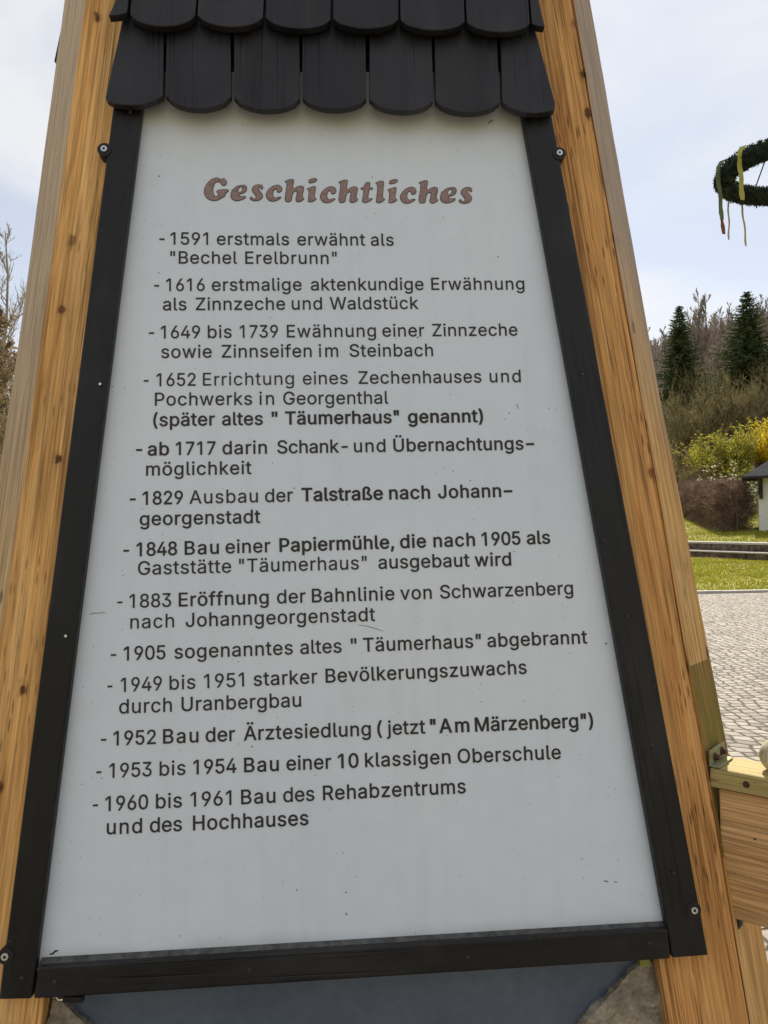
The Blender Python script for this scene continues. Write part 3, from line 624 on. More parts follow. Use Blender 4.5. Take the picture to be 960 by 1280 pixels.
  'o': (415, '207,-8 182,-7 159,-2 137,6 117,16 98,30 82,46 68,64 56,85 46,108 40,133 36,159 34,187 36,216 40,243 46,268 56,291 68,312 82,330 98,346 117,360 137,371 159,378 182,383 207,384 233,383 256,378 278,371 299,360 317,346 333,330 347,312 359,291 369,268 376,243 380,216 381,187 380,159 376,133 369,108 359,85 347,64 333,46 317,30 299,16 278,6 256,-2 233,-7|207,46 226,48 242,51 257,57 270,66 282,76 292,89 300,102 307,117 312,134 316,151 318,169 319,187 318,206 316,224 312,242 307,258 300,274 292,287 282,300 270,310 257,319 242,325 226,329 207,330 189,329 173,325 158,319 145,310 134,300 124,287 115,274 108,258 103,242 99,224 97,206 96,187 97,169 99,151 103,134 108,117 115,102 124,89 134,76 145,66 158,57 173,51 189,48'),
  'p': (424, '53,-143 53,379 112,379 112,319 118,319 137,346 144,353 152,360 161,367 171,373 183,378 197,381 212,384 229,384 252,383 274,378 294,371 313,361 330,347 345,332 359,313 370,293 379,270 385,245 389,218 390,189 389,160 385,133 379,108 370,84 359,64 346,45 330,29 313,16 294,5 274,-2 252,-7 229,-8 213,-7 198,-5 184,-1 173,4 162,10 153,17 145,24 138,31 118,59 114,59 114,-143|220,47 237,48 253,51 267,57 279,66 291,76 301,88 309,101 316,117 321,133 325,151 327,170 328,189 327,209 325,227 321,245 316,261 309,276 301,290 291,301 280,311 267,319 253,325 237,329 220,330 203,329 188,325 174,320 161,312 150,302 140,291 132,278 125,263 120,247 116,229 113,210 113,189 113,169 116,150 120,132 125,115 132,100 140,86 150,75 162,65 174,57 188,51 204,48'),
  'q': (424, '372,-143 311,-143 311,59 306,59 287,31 280,24 272,17 263,10 252,4 241,-1 227,-5 212,-7 195,-8 172,-7 151,-2 130,5 111,16 94,29 79,45 66,64 55,84 46,108 39,133 35,160 34,189 35,218 39,245 46,270 55,293 66,313 79,332 95,347 112,361 131,371 151,378 173,383 196,384 213,384 228,381 241,378 253,373 263,367 272,360 280,353 287,346 307,319 313,319 313,379 372,379|205,47 221,48 236,51 250,57 263,65 274,75 284,86 293,100 299,115 305,132 309,150 311,169 312,189 311,210 309,229 305,247 300,263 293,278 284,291 275,302 263,312 251,320 237,325 221,329 205,330 187,329 172,325 157,319 145,311 133,301 124,290 115,276 108,261 103,245 99,227 97,209 96,189 97,170 99,151 103,133 109,117 115,101 124,88 134,76 145,66 158,57 172,51 188,48'),
  'r': (259, '53,0 53,379 112,379 112,321 115,321 122,335 130,347 140,358 152,367 166,375 181,380 196,384 213,385 229,384 243,384 243,322 230,324 207,326 194,325 182,323 170,319 159,315 149,309 140,301 132,293 126,284 121,273 117,262 114,250 114,237 114,0'),
  's': (365, '182,-8 163,-7 145,-5 128,-2 112,3 98,10 84,18 72,27 62,38 53,50 45,63 40,78 36,94 94,107 99,92 105,79 114,69 124,60 136,54 150,49 165,46 181,45 200,46 217,50 232,55 244,62 255,71 262,81 267,91 268,103 267,112 265,121 260,129 254,136 246,142 237,147 225,151 212,155 149,170 125,177 104,186 87,196 72,208 61,222 53,237 48,255 47,274 48,290 51,305 57,319 65,332 75,343 87,354 100,363 115,370 131,377 149,381 167,384 187,384 206,384 223,381 239,378 254,372 267,366 279,358 290,349 299,339 307,328 314,316 319,303 324,290 268,277 264,288 258,298 251,307 243,316 232,323 219,328 205,331 187,333 171,332 156,329 143,324 131,317 121,308 114,299 110,289 109,277 110,267 112,258 117,250 124,243 133,237 144,232 157,227 172,223 229,209 254,202 275,194 292,183 306,171 317,158 325,142 330,125 331,107 330,90 326,75 321,61 312,47 302,35 290,24 276,15 260,6 242,0 223,-5 203,-7'),
  't': (227, '204,379 204,327 6,327 6,379|65,471 126,471 126,98 127,86 128,76 132,68 136,61 142,56 150,53 159,51 170,50 185,51 202,54 213,2 192,-3 168,-4 145,-3 125,2 107,10 92,21 80,35 72,52 67,71 65,93'),
  'u': (410, '182,-5 164,-4 146,-1 130,4 115,11 101,20 89,31 78,44 69,59 62,76 57,95 54,116 53,139 53,379 114,379 114,144 115,123 119,105 127,89 137,75 150,64 164,56 181,52 200,50 213,51 226,53 238,57 249,62 259,69 268,77 276,86 283,97 289,109 293,122 295,137 296,153 296,379 357,379 357,0 298,0 298,92 307,92 297,67 286,47 272,30 257,17 240,7 222,0 203,-4'),
  'v': (389, '163,0 17,379 84,379 165,155 187,87 206,21 184,21 203,87 224,155 305,379 371,379 226,0'),
  'w': (567, '138,0 23,379 87,379 133,214 154,137 175,41 165,41 186,135 206,214 252,379 316,379 362,214 382,136 402,41 391,41 413,135 434,214 480,379 545,379 429,0 368,0 319,172 305,225 291,280 277,338 291,338 277,280 263,225 248,172 199,0'),
  'x': (379, '21,0 171,218 171,171 29,379 100,379 147,306 179,253 207,206 175,206 202,253 233,306 282,379 352,379 209,169 209,214 358,0 287,0 231,85 200,136 173,182 205,182 178,136 148,85 91,0'),
  'y': (389, '47,-139 61,-86 71,-87 80,-89 88,-90 96,-90 104,-89 111,-87 118,-84 124,-80 130,-74 136,-67 141,-58 146,-48 151,-36 163,-1 17,379 84,379 165,155 187,87 206,21 184,21 202,87 224,155 305,379 371,379 204,-58 198,-72 191,-85 184,-97 177,-107 168,-116 159,-124 150,-130 139,-136 128,-140 117,-143 104,-145 91,-145 65,-143'),
  'z': (380, '42,0 42,46 254,320 254,323 48,323 48,379 333,379 333,331 126,60 126,56 339,56 339,0'),
  'Ä': (480, '16,0 201,509 276,509 463,0 395,0 287,302 264,372 232,478 245,478 213,371 191,302 85,0|110,142 110,199 370,199 370,142|312,572 304,573 296,575 289,579 283,584 278,590 274,597 272,604 271,612 272,621 274,628 278,635 283,641 289,646 296,650 304,652 312,653 320,652 327,650 334,646 340,641 345,635 349,628 351,621 352,612 351,604 349,597 345,590 340,584 334,579 327,575 320,573|168,572 160,573 152,575 146,579 139,584 134,590 130,597 128,604 127,612 128,621 130,628 134,635 139,641 146,646 152,650 160,652 168,653 176,652 183,650 190,646 196,641 202,635 205,628 208,621 208,612 208,604 205,597 202,590 196,584 190,579 183,575 176,573'),
  'Ö': (533, '267,-7 235,-5 205,1 177,11 150,25 126,42 105,63 86,88 70,115 57,146 48,179 42,215 40,254 42,293 48,329 57,362 70,393 86,421 105,445 126,466 150,484 177,498 205,508 235,514 267,516 299,514 329,508 357,498 384,484 408,466 429,445 448,421 464,393 477,362 486,329 491,293 493,254 491,215 486,179 477,146 464,115 448,88 429,63 408,42 384,25 357,11 329,1 299,-5|267,53 289,54 310,59 330,66 349,76 367,89 383,105 396,123 408,144 418,168 425,194 429,223 430,254 429,286 425,314 418,341 408,365 396,386 383,404 367,420 349,433 330,443 310,450 289,454 267,456 245,454 223,450 203,443 184,433 167,420 151,404 137,385 125,364 116,340 109,314 105,285 103,254 105,223 109,194 116,168 125,144 137,123 151,105 167,89 184,76 203,66 223,59 245,54|339,572 331,573 323,575 317,579 310,584 305,590 301,597 299,604 298,612 299,621 301,628 305,635 310,641 317,646 323,650 331,652 339,653 347,652 355,650 361,646 368,641 373,635 376,628 379,621 379,612 379,604 376,597 373,590 368,584 361,579 355,575 347,573|195,572 187,573 180,575 173,579 167,584 161,590 158,597 155,604 155,612 155,621 158,628 161,635 167,641 173,646 180,650 187,652 195,653 203,652 211,650 218,646 224,641 229,635 233,628 235,621 236,612 235,604 233,597 229,590 224,584 218,579 211,575 203,573'),
  'Ü': (517, '259,-8 230,-7 203,-2 177,5 154,15 133,28 114,43 98,60 85,80 74,101 66,124 62,148 60,173 60,509 124,509 124,178 125,160 128,144 133,128 141,113 150,99 160,87 173,77 187,68 203,61 220,56 239,53 259,52 279,53 298,56 315,61 331,68 345,77 357,87 368,99 377,113 384,128 389,144 392,160 393,178 393,509 457,509 457,173 456,148 451,124 443,101 433,80 419,60 403,43 384,28 363,15 340,5 315,-2 288,-7|331,572 323,573 315,575 308,579 302,584 297,590 293,597 291,604 290,612 291,621 293,628 297,635 302,641 308,646 315,650 323,652 331,653 339,652 346,650 353,646 359,641 364,635 368,628 370,621 371,612 370,604 368,597 364,590 359,584 353,579 346,575 339,573|187,572 179,573 172,575 165,579 158,584 153,590 149,597 147,604 146,612 147,621 149,628 153,635 158,641 165,646 172,650 179,652 187,653 195,652 203,650 209,646 216,641 221,635 224,628 227,621 227,612 227,604 224,597 221,590 216,584 209,579 203,575 195,573'),
  'ä': (389, '160,-9 142,-8 126,-5 110,-1 94,5 80,12 68,22 57,32 48,45 40,58 35,73 31,90 30,108 31,123 34,138 38,150 43,161 50,171 58,179 67,187 78,193 89,199 100,203 112,207 125,211 178,220 234,227 244,228 252,230 259,232 265,235 270,238 273,243 275,248 276,255 276,257 275,268 273,279 271,288 267,297 262,304 256,311 248,317 240,322 230,326 220,329 208,330 196,331 183,330 171,329 159,326 149,322 140,318 132,313 124,307 118,301 112,294 107,288 103,281 100,274 41,291 48,308 57,322 67,335 79,346 91,355 104,364 118,370 133,375 148,379 163,382 179,384 194,384 239,379 251,376 263,372 275,367 286,360 296,353 306,343 315,333 322,320 329,306 333,290 336,272 337,251 337,0 277,0 277,52 272,52 252,25 244,18 236,12 226,6 215,1 203,-3 190,-6 176,-8|170,45 187,46 202,49 216,53 228,59 239,66 248,74 257,83 263,93 269,104 272,115 275,126 276,138 276,190 259,182 231,176 200,171 175,168 134,159 125,155 117,150 110,145 103,139 98,132 95,124 93,115 92,105 92,95 94,87 98,79 102,72 107,66 114,61 121,56 130,52 139,49 149,47 159,46|261,443 253,444 246,446 239,449 233,455 227,461 224,468 221,475 221,483 221,491 224,499 227,505 233,512 239,517 246,520 253,523 261,523 269,523 277,520 283,517 290,512 295,505 299,499 301,491 301,483 301,475 299,468 295,461 290,455 283,449 277,446 269,444|117,443 109,444 102,446 95,449 89,455 84,461 80,468 78,475 77,483 78,491 80,499 84,505 89,512 95,517 102,520 109,523 117,523 126,523 133,520 140,517 146,512 151,505 155,499 157,491 158,483 157,475 155,468 151,461 146,455 140,449 133,446 126,444'),
  'ö': (415, '207,-8 182,-7 159,-2 137,6 117,16 98,30 82,46 68,64 56,85 46,108 40,133 36,159 34,187 36,216 40,243 46,268 56,291 68,312 82,330 98,346 117,360 137,371 159,378 182,383 207,384 233,383 256,378 278,371 299,360 317,346 333,330 347,312 359,291 369,268 376,243 380,216 381,187 380,159 376,133 369,108 359,85 347,64 333,46 317,30 299,16 278,6 256,-2 233,-7|207,46 226,48 242,51 257,57 270,66 282,76 292,89 300,102 307,117 312,134 316,151 318,169 319,187 318,206 316,224 312,242 307,258 300,274 292,287 282,300 270,310 257,319 242,325 226,329 207,330 189,329 173,325 158,319 145,310 134,300 124,287 115,274 108,258 103,242 99,224 97,206 96,187 97,169 99,151 103,134 108,117 115,102 124,89 134,76 145,66 158,57 173,51 189,48|279,443 271,444 264,446 257,449 251,455 245,461 242,468 239,475 239,483 239,491 242,499 245,505 251,512 257,517 264,520 271,523 279,523 287,523 295,520 302,517 308,512 313,505 317,499 319,491 320,483 319,475 317,468 313,461 308,455 302,449 295,446 287,444|136,443 127,444 120,446 113,449 107,455 102,461 98,468 96,475 95,483 96,491 98,499 102,505 107,512 113,517 120,520 127,523 136,523 144,523 151,520 158,517 164,512 169,505 173,499 175,491 176,483 175,475 173,468 169,461 164,455 158,449 151,446 144,444'),
  'ü': (410, '182,-5 164,-4 146,-1 130,4 115,11 101,20 89,31 78,44 69,59 62,76 57,95 54,116 53,139 53,379 114,379 114,144 115,123 119,105 127,89 137,75 150,64 164,56 181,52 200,50 213,51 226,53 238,57 249,62 259,69 268,77 276,86 283,97 289,109 293,122 295,137 296,153 296,379 357,379 357,0 298,0 298,92 307,92 297,67 286,47 272,30 257,17 240,7 222,0 203,-4|277,443 269,444 261,446 254,449 248,455 243,461 239,468 237,475 236,483 237,491 239,499 243,505 248,512 254,517 261,520 269,523 277,523 285,523 292,520 299,517 305,512 311,505 314,499 316,491 317,483 316,475 314,468 311,461 305,455 299,449 292,446 285,444|133,443 125,444 118,446 111,449 104,455 99,461 96,468 93,475 93,483 93,491 96,499 99,505 104,512 111,517 118,520 125,523 133,523 141,523 149,520 155,517 162,512 167,505 170,499 173,491 173,483 173,475 170,468 167,461 162,455 155,449 149,446 141,444'),
  'ß': (441, '122,362 122,0 60,0 60,362 63,398 70,429 82,456 99,477 120,494 143,506 169,513 197,516 213,515 229,512 245,508 260,503 275,495 289,486 301,476 312,463 320,448 327,432 331,414 332,393 331,381 330,370 328,360 325,351 309,322 292,299 289,293 287,287 286,280 285,272 286,264 288,256 292,248 297,241 327,215 362,188 370,180 378,171 385,162 391,152 396,141 400,129 402,115 403,100 402,84 399,69 394,55 386,42 377,31 366,21 354,13 340,6 324,0 307,-4 289,-6 269,-7 253,-6 237,-5 222,-2 207,1 194,6 182,10 172,15 164,20 187,74 217,58 227,55 238,52 251,50 265,50 282,51 297,53 310,58 321,64 330,72 337,81 340,92 342,104 341,114 339,123 335,131 330,139 300,167 264,194 256,201 248,209 241,218 235,227 229,237 226,247 223,259 223,272 223,282 224,291 227,299 230,306 247,329 264,353 268,360 270,368 271,378 272,388 270,405 266,420 259,432 250,442 238,449 226,455 212,458 197,459 179,457 164,453 152,446 141,435 133,422 127,405 123,386'),
  'A': (480, '16,0 201,509 276,509 463,0 395,0 287,302 264,372 232,478 245,478 213,371 191,302 85,0|110,142 110,199 370,199 370,142'),
  'B': (456, '60,0 60,509 241,509 266,508 289,504 310,499 329,491 345,481 359,469 371,456 381,442 388,426 394,410 397,392 398,374 397,358 395,344 392,331 387,320 380,310 373,301 365,293 356,286 347,280 336,275 326,270 315,267 315,262 327,261 339,257 351,252 363,245 374,237 385,227 394,216 402,203 409,189 414,173 417,155 418,136 417,117 413,100 408,83 400,67 390,52 377,39 362,28 344,18 324,10 301,4 275,1 247,0|125,57 245,57 272,58 296,63 315,70 330,80 341,92 349,105 354,120 355,137 355,149 352,161 348,173 342,184 335,194 327,203 317,211 306,218 293,224 279,228 264,230 248,231 125,231|125,285 238,285 252,286 265,288 277,291 288,296 299,302 308,309 316,317 323,326 329,337 333,348 335,359 336,372 334,388 330,403 323,417 313,429 299,439 283,446 263,450 240,452 125,452'),
  'D': (502, '219,0 96,0 96,57 215,57 244,58 272,63 296,70 318,81 337,94 354,110 368,128 379,149 388,172 394,198 398,226 399,255 398,285 394,312 388,337 379,361 368,381 354,399 338,415 320,428 299,438 275,446 249,450 221,452 93,452 93,509 225,509 261,507 294,501 325,492 353,478 377,461 399,441 418,418 433,391 446,361 455,329 460,293 462,255 460,217 455,181 446,149 433,119 417,92 398,68 376,48 351,31 322,17 291,8 256,2|125,509 125,0 60,0 60,509'),
  'E': (419, '60,0 60,509 372,509 372,452 125,452 125,286 355,286 355,229 125,229 125,57 375,57 375,0'),
  'G': (520, '269,-7 236,-5 205,1 176,11 149,25 125,43 104,64 85,88 69,116 57,146 47,179 42,215 40,254 42,293 47,329 57,362 69,393 85,421 103,445 125,466 149,484 175,498 203,508 233,514 265,516 285,515 304,513 322,509 340,504 358,497 374,489 389,480 403,469 416,458 429,445 439,431 449,416 458,401 465,384 470,367 474,349 408,349 404,361 399,372 393,383 387,393 380,403 373,411 365,420 356,427 347,434 337,439 326,444 315,448 304,452 291,454 279,455 265,456 243,454 222,450 202,443 183,432 166,419 150,404 137,385 125,364 116,340 109,314 105,285 103,254 105,223 109,194 116,168 125,145 137,124 151,105 166,90 184,76 203,66 224,59 246,54 269,53 290,54 309,57 328,63 345,71 360,81 374,93 386,107 396,123 404,141 410,160 414,180 415,202 434,199 283,199 283,256 478,256 478,200 476,170 471,141 463,115 451,91 436,69 419,50 399,33 377,19 352,8 326,0 298,-5'),
  'H': (517, '60,0 60,509 125,509 125,289 392,289 392,509 457,509 457,0 392,0 392,232 125,232 125,0'),
  'J': (396, '185,-7 153,-4 124,3 98,15 75,33 57,55 44,81 36,111 33,145 33,173 98,173 98,145 99,123 104,104 111,88 122,74 134,64 149,56 166,51 185,50 204,51 220,56 235,64 248,74 258,88 266,104 270,123 272,145 272,509 336,509 336,145 334,111 326,81 313,55 294,33 271,15 246,3 217,-4'),
  'M': (628, '60,0 60,509 152,509 277,187 287,159 299,123 311,84 322,49 307,49 318,83 330,121 342,158 352,187 476,509 568,509 568,0 504,0 504,291 504,327 505,369 506,413 507,457 513,457 498,409 482,363 467,322 456,291 342,0 286,0 170,291 159,321 145,361 129,408 112,457 119,457 120,416 121,372 122,328 122,291 122,0'),
  'O': (533, '267,-7 235,-5 205,1 177,11 150,25 126,42 105,63 86,88 70,115 57,146 48,179 42,215 40,254 42,293 48,329 57,362 70,393 86,421 105,445 126,466 150,484 177,498 205,508 235,514 267,516 299,514 329,508 357,498 384,484 408,466 429,445 448,421 464,393 477,362 486,329 491,293 493,254 491,215 486,179 477,146 464,115 448,88 429,63 408,42 384,25 357,11 329,1 299,-5|267,53 289,54 310,59 330,66 349,76 367,89 383,105 396,123 408,144 418,168 425,194 429,223 430,254 429,286 425,314 418,341 408,365 396,386 383,404 367,420 349,433 330,443 310,450 289,454 267,456 245,454 223,450 203,443 184,433 167,420 151,404 137,385 125,364 116,340 109,314 105,285 103,254 105,223 109,194 116,168 125,144 137,123 151,105 167,89 184,76 203,66 223,59 245,54'),
  'P': (445, '60,0 60,509 235,509 263,507 289,503 312,497 332,487 350,476 366,462 379,447 390,430 398,411 404,391 407,370 409,348 407,325 404,304 398,284 390,265 379,248 366,233 350,219 332,207 312,198 289,191 263,187 235,186 125,186 125,0|125,242 233,242 252,243 269,246 284,250 297,256 308,264 318,272 327,282 333,294 338,306 342,319 344,333 344,348 344,362 342,376 338,389 333,402 326,413 318,423 308,431 297,439 284,444 268,449 251,451 232,452 125,452'),
  'R': (449, '60,0 60,509 236,509 264,507 290,504 313,497 333,489 351,478 367,465 380,450 390,433 399,415 405,395 408,374 409,352 408,330 405,309 399,290 390,271 380,255 367,240 351,228 333,217 312,209 289,203 264,199 236,198 125,198 125,0|125,255 234,255 252,256 269,258 284,262 298,267 309,273 319,281 327,290 334,300 339,312 342,324 344,338 345,352 344,367 342,380 339,393 334,405 327,415 319,425 309,433 298,440 284,445 269,449 252,451 233,452 125,452|353,0 230,229 303,229 428,0'),
  'S': (447, '224,-9 197,-8 172,-4 149,1 128,9 108,19 91,31 76,45 64,60 54,77 46,96 41,115 38,137 104,137 107,123 110,110 116,98 123,88 132,79 142,71 154,64 166,59 180,55 194,52 209,50 224,49 241,50 257,52 272,55 286,60 299,66 311,74 321,82 329,92 336,102 341,114 345,126 346,139 345,151 342,161 338,171 332,179 325,186 316,193 307,199 296,205 245,222 184,239 154,249 128,260 105,274 86,289 71,307 60,326 54,348 52,372 53,393 58,413 65,431 75,448 87,463 102,476 119,488 138,498 158,506 180,511 203,514 227,516 252,514 275,511 296,505 316,498 334,488 351,476 365,463 377,449 387,433 394,415 399,397 401,378 337,378 334,396 326,412 316,426 302,437 286,447 267,453 247,457 225,459 209,458 194,456 180,452 167,448 156,442 145,435 136,427 129,418 123,409 118,398 116,387 115,376 116,363 119,352 124,342 131,334 139,326 148,319 158,313 169,308 212,293 264,279 312,264 324,258 336,252 347,245 359,238 369,229 379,220 387,209 395,198 401,185 405,171 407,155 408,139 407,118 403,99 396,81 386,64 374,48 360,34 343,21 323,11 302,2 278,-4 252,-8'),
  'T': (449, '32,452 32,509 417,509 417,452 257,452 257,0 193,0 193,452'),
  'U': (517, '259,-8 230,-7 203,-2 177,5 154,15 133,28 114,43 98,60 85,80 74,101 66,124 62,148 60,173 60,509 124,509 124,178 125,160 128,144 133,128 141,113 150,99 160,87 173,77 187,68 203,61 220,56 239,53 259,52 279,53 298,56 315,61 331,68 345,77 357,87 368,99 377,113 384,128 389,144 392,160 393,178 393,509 457,509 457,173 456,148 451,124 443,101 433,80 419,60 403,43 384,28 363,15 340,5 315,-2 288,-7'),
  'W': (686, '155,0 16,509 82,509 163,196 175,145 187,94 197,40 189,40 200,94 211,145 224,196 306,509 380,509 462,196 474,145 486,94 497,40 488,40 499,94 510,145 523,196 603,509 670,509 530,0 455,0 368,323 351,391 336,475 350,475 335,395 318,323 230,0'),
  'Z': (438, '42,0 42,46 273,385 306,431 341,476 348,454 285,452 223,452 40,452 40,509 397,509 397,462 169,129 134,81 97,33 90,54 152,57 214,57 399,57 399,0'),
  '"': (321, '78,318 70,509 136,509 128,318|193,318 185,509 250,509 243,318'),
  '-': (453, '337,244 337,188 114,188 114,244'),
  '(': (273, '89,207 90,235 92,264 96,293 101,324 107,354 114,384 122,413 132,441 142,468 153,494 164,517 177,539 236,539 223,512 212,485 201,457 191,428 182,399 174,370 167,342 161,313 157,285 154,258 152,232 151,207 152,184 154,161 156,138 160,115 165,91 172,67 179,42 188,16 198,-10 209,-38 222,-66 236,-96 177,-96 156,-59 139,-21 124,16 111,55 102,93 95,131 90,169'),
  ')': (273, '37,-96 52,-66 64,-37 76,-9 86,18 95,44 102,69 108,93 113,116 117,139 120,162 121,184 122,207 121,232 119,258 116,285 112,313 106,342 99,370 91,399 82,428 73,457 62,485 50,512 37,539 97,539 109,517 121,494 131,468 142,441 151,413 159,384 167,354 173,323 178,293 181,264 183,235 184,207 183,168 178,130 171,92 161,53 149,15 134,-22 117,-59 97,-96'),
  ',': (188, '38,-119 68,71 137,71 84,-119'),
}

# ------------------------------------------------------------------ lettering
def parse(ch):
    adv, cs = GLYPHS[ch]
    polys = [[tuple(map(float, p.split(','))) for p in c.split()] for c in cs.split('|')]
    def tidy(P):                                # drop jogs too short to survive growing
        out = [P[0]]
        for p in P[1:]:
            if math.hypot(p[0] - out[-1][0], p[1] - out[-1][1]) > 13: out.append(p)
        if len(out) > 3 and math.hypot(out[-1][0] - out[0][0], out[-1][1] - out[0][1]) <= 13: out.pop()
        return out
    polys = [tidy(P) for P in polys]
    area = lambda P: sum(P[i][0] * P[(i + 1) % len(P)][1] - P[(i + 1) % len(P)][0] * P[i][1] for i in range(len(P))) / 2
    ar = [area(p) for p in polys]
    big = max(range(len(polys)), key=lambda i: abs(ar[i]))
    sg = ar[big] > 0
    layers = [[polys[big]]]
    for i, p in enumerate(polys):
        if i == big: continue
        if (ar[i] > 0) != sg: layers[0].append(p)
        else: layers.append([p])
    return adv, layers
GL = {c: parse(c) for c in GLYPHS}
print('winding', {c: sum(P[i][0]*P[(i+1)%len(P)][1]-P[(i+1)%len(P)][0]*P[i][1] for i in range(len(P)))>0 for c in 'oe1z-H' for P in GL[c][1][0][:1]})
CAP_U = 508.7
def grow(P, d):
    """move an outline outwards (holes, wound the other way, shrink)"""
    if not d: return P
    n = len(P); out = []
    for i in range(n):
        a, b, c = Vector(P[i - 1]), Vector(P[i]), Vector(P[(i + 1) % n])
        e1, e2 = (b - a), (c - b)
        if e1.length < 1e-9 or e2.length < 1e-9: out.append(P[i]); continue
        e1.normalize(); e2.normalize()
        n1, n2 = Vector((e1.y, -e1.x)), Vector((e2.y, -e2.x)); m = n1 + n2
        if m.length < 0.3: m = n1
        m.normalize(); k = d / max(0.6, m.dot(n1))
        out.append((b.x + m.x * k * SIGN, b.y + m.y * k * SIGN))
    return out
SIGN = -1                                       # the letter outlines run clockwise
def fill(contours, offset, z, extrude=0.0004):
    cu = bpy.data.curves.new('tmp', 'CURVE'); cu.dimensions = '2D'; cu.fill_mode = 'BOTH'
    K = 100.0                                   # filled at a hundred times the size: the filler dislikes tiny outlines
    cu.extrude = extrude * K
    for P in contours:
        P = grow(P, offset)
        sp = cu.splines.new('POLY'); sp.points.add(len(P) - 1); sp.use_cyclic_u = True
        for i, (a, b) in enumerate(P): sp.points[i].co = (a * K, b * K, 0, 1)
    o = bpy.data.objects.new('tmp', cu); COL.objects.link(o)
    dg = bpy.context.evaluated_depsgraph_get()
    me = bpy.data.meshes.new_from_object(o.evaluated_get(dg))
    me.transform(Matrix.Translation((0, 0, z)) @ Matrix.Scale(1 / K, 4))
    bpy.data.objects.remove(o); bpy.data.curves.remove(cu)
    return me
def join(meshes, name, mats, parent, Mx):
    bm = bmesh.new()
    for me, mi in meshes:
        n0 = len(bm.faces); bm.from_mesh(me); bm.faces.ensure_lookup_table()
        for f in bm.faces[n0:]: f.material_index = mi
        bpy.data.meshes.remove(me)
    out = bpy.data.meshes.new(name); bm.to_mesh(out); bm.free()
    for m in mats: out.materials.append(m)
    return link(bpy.data.objects.new(name, out), parent, Mx)

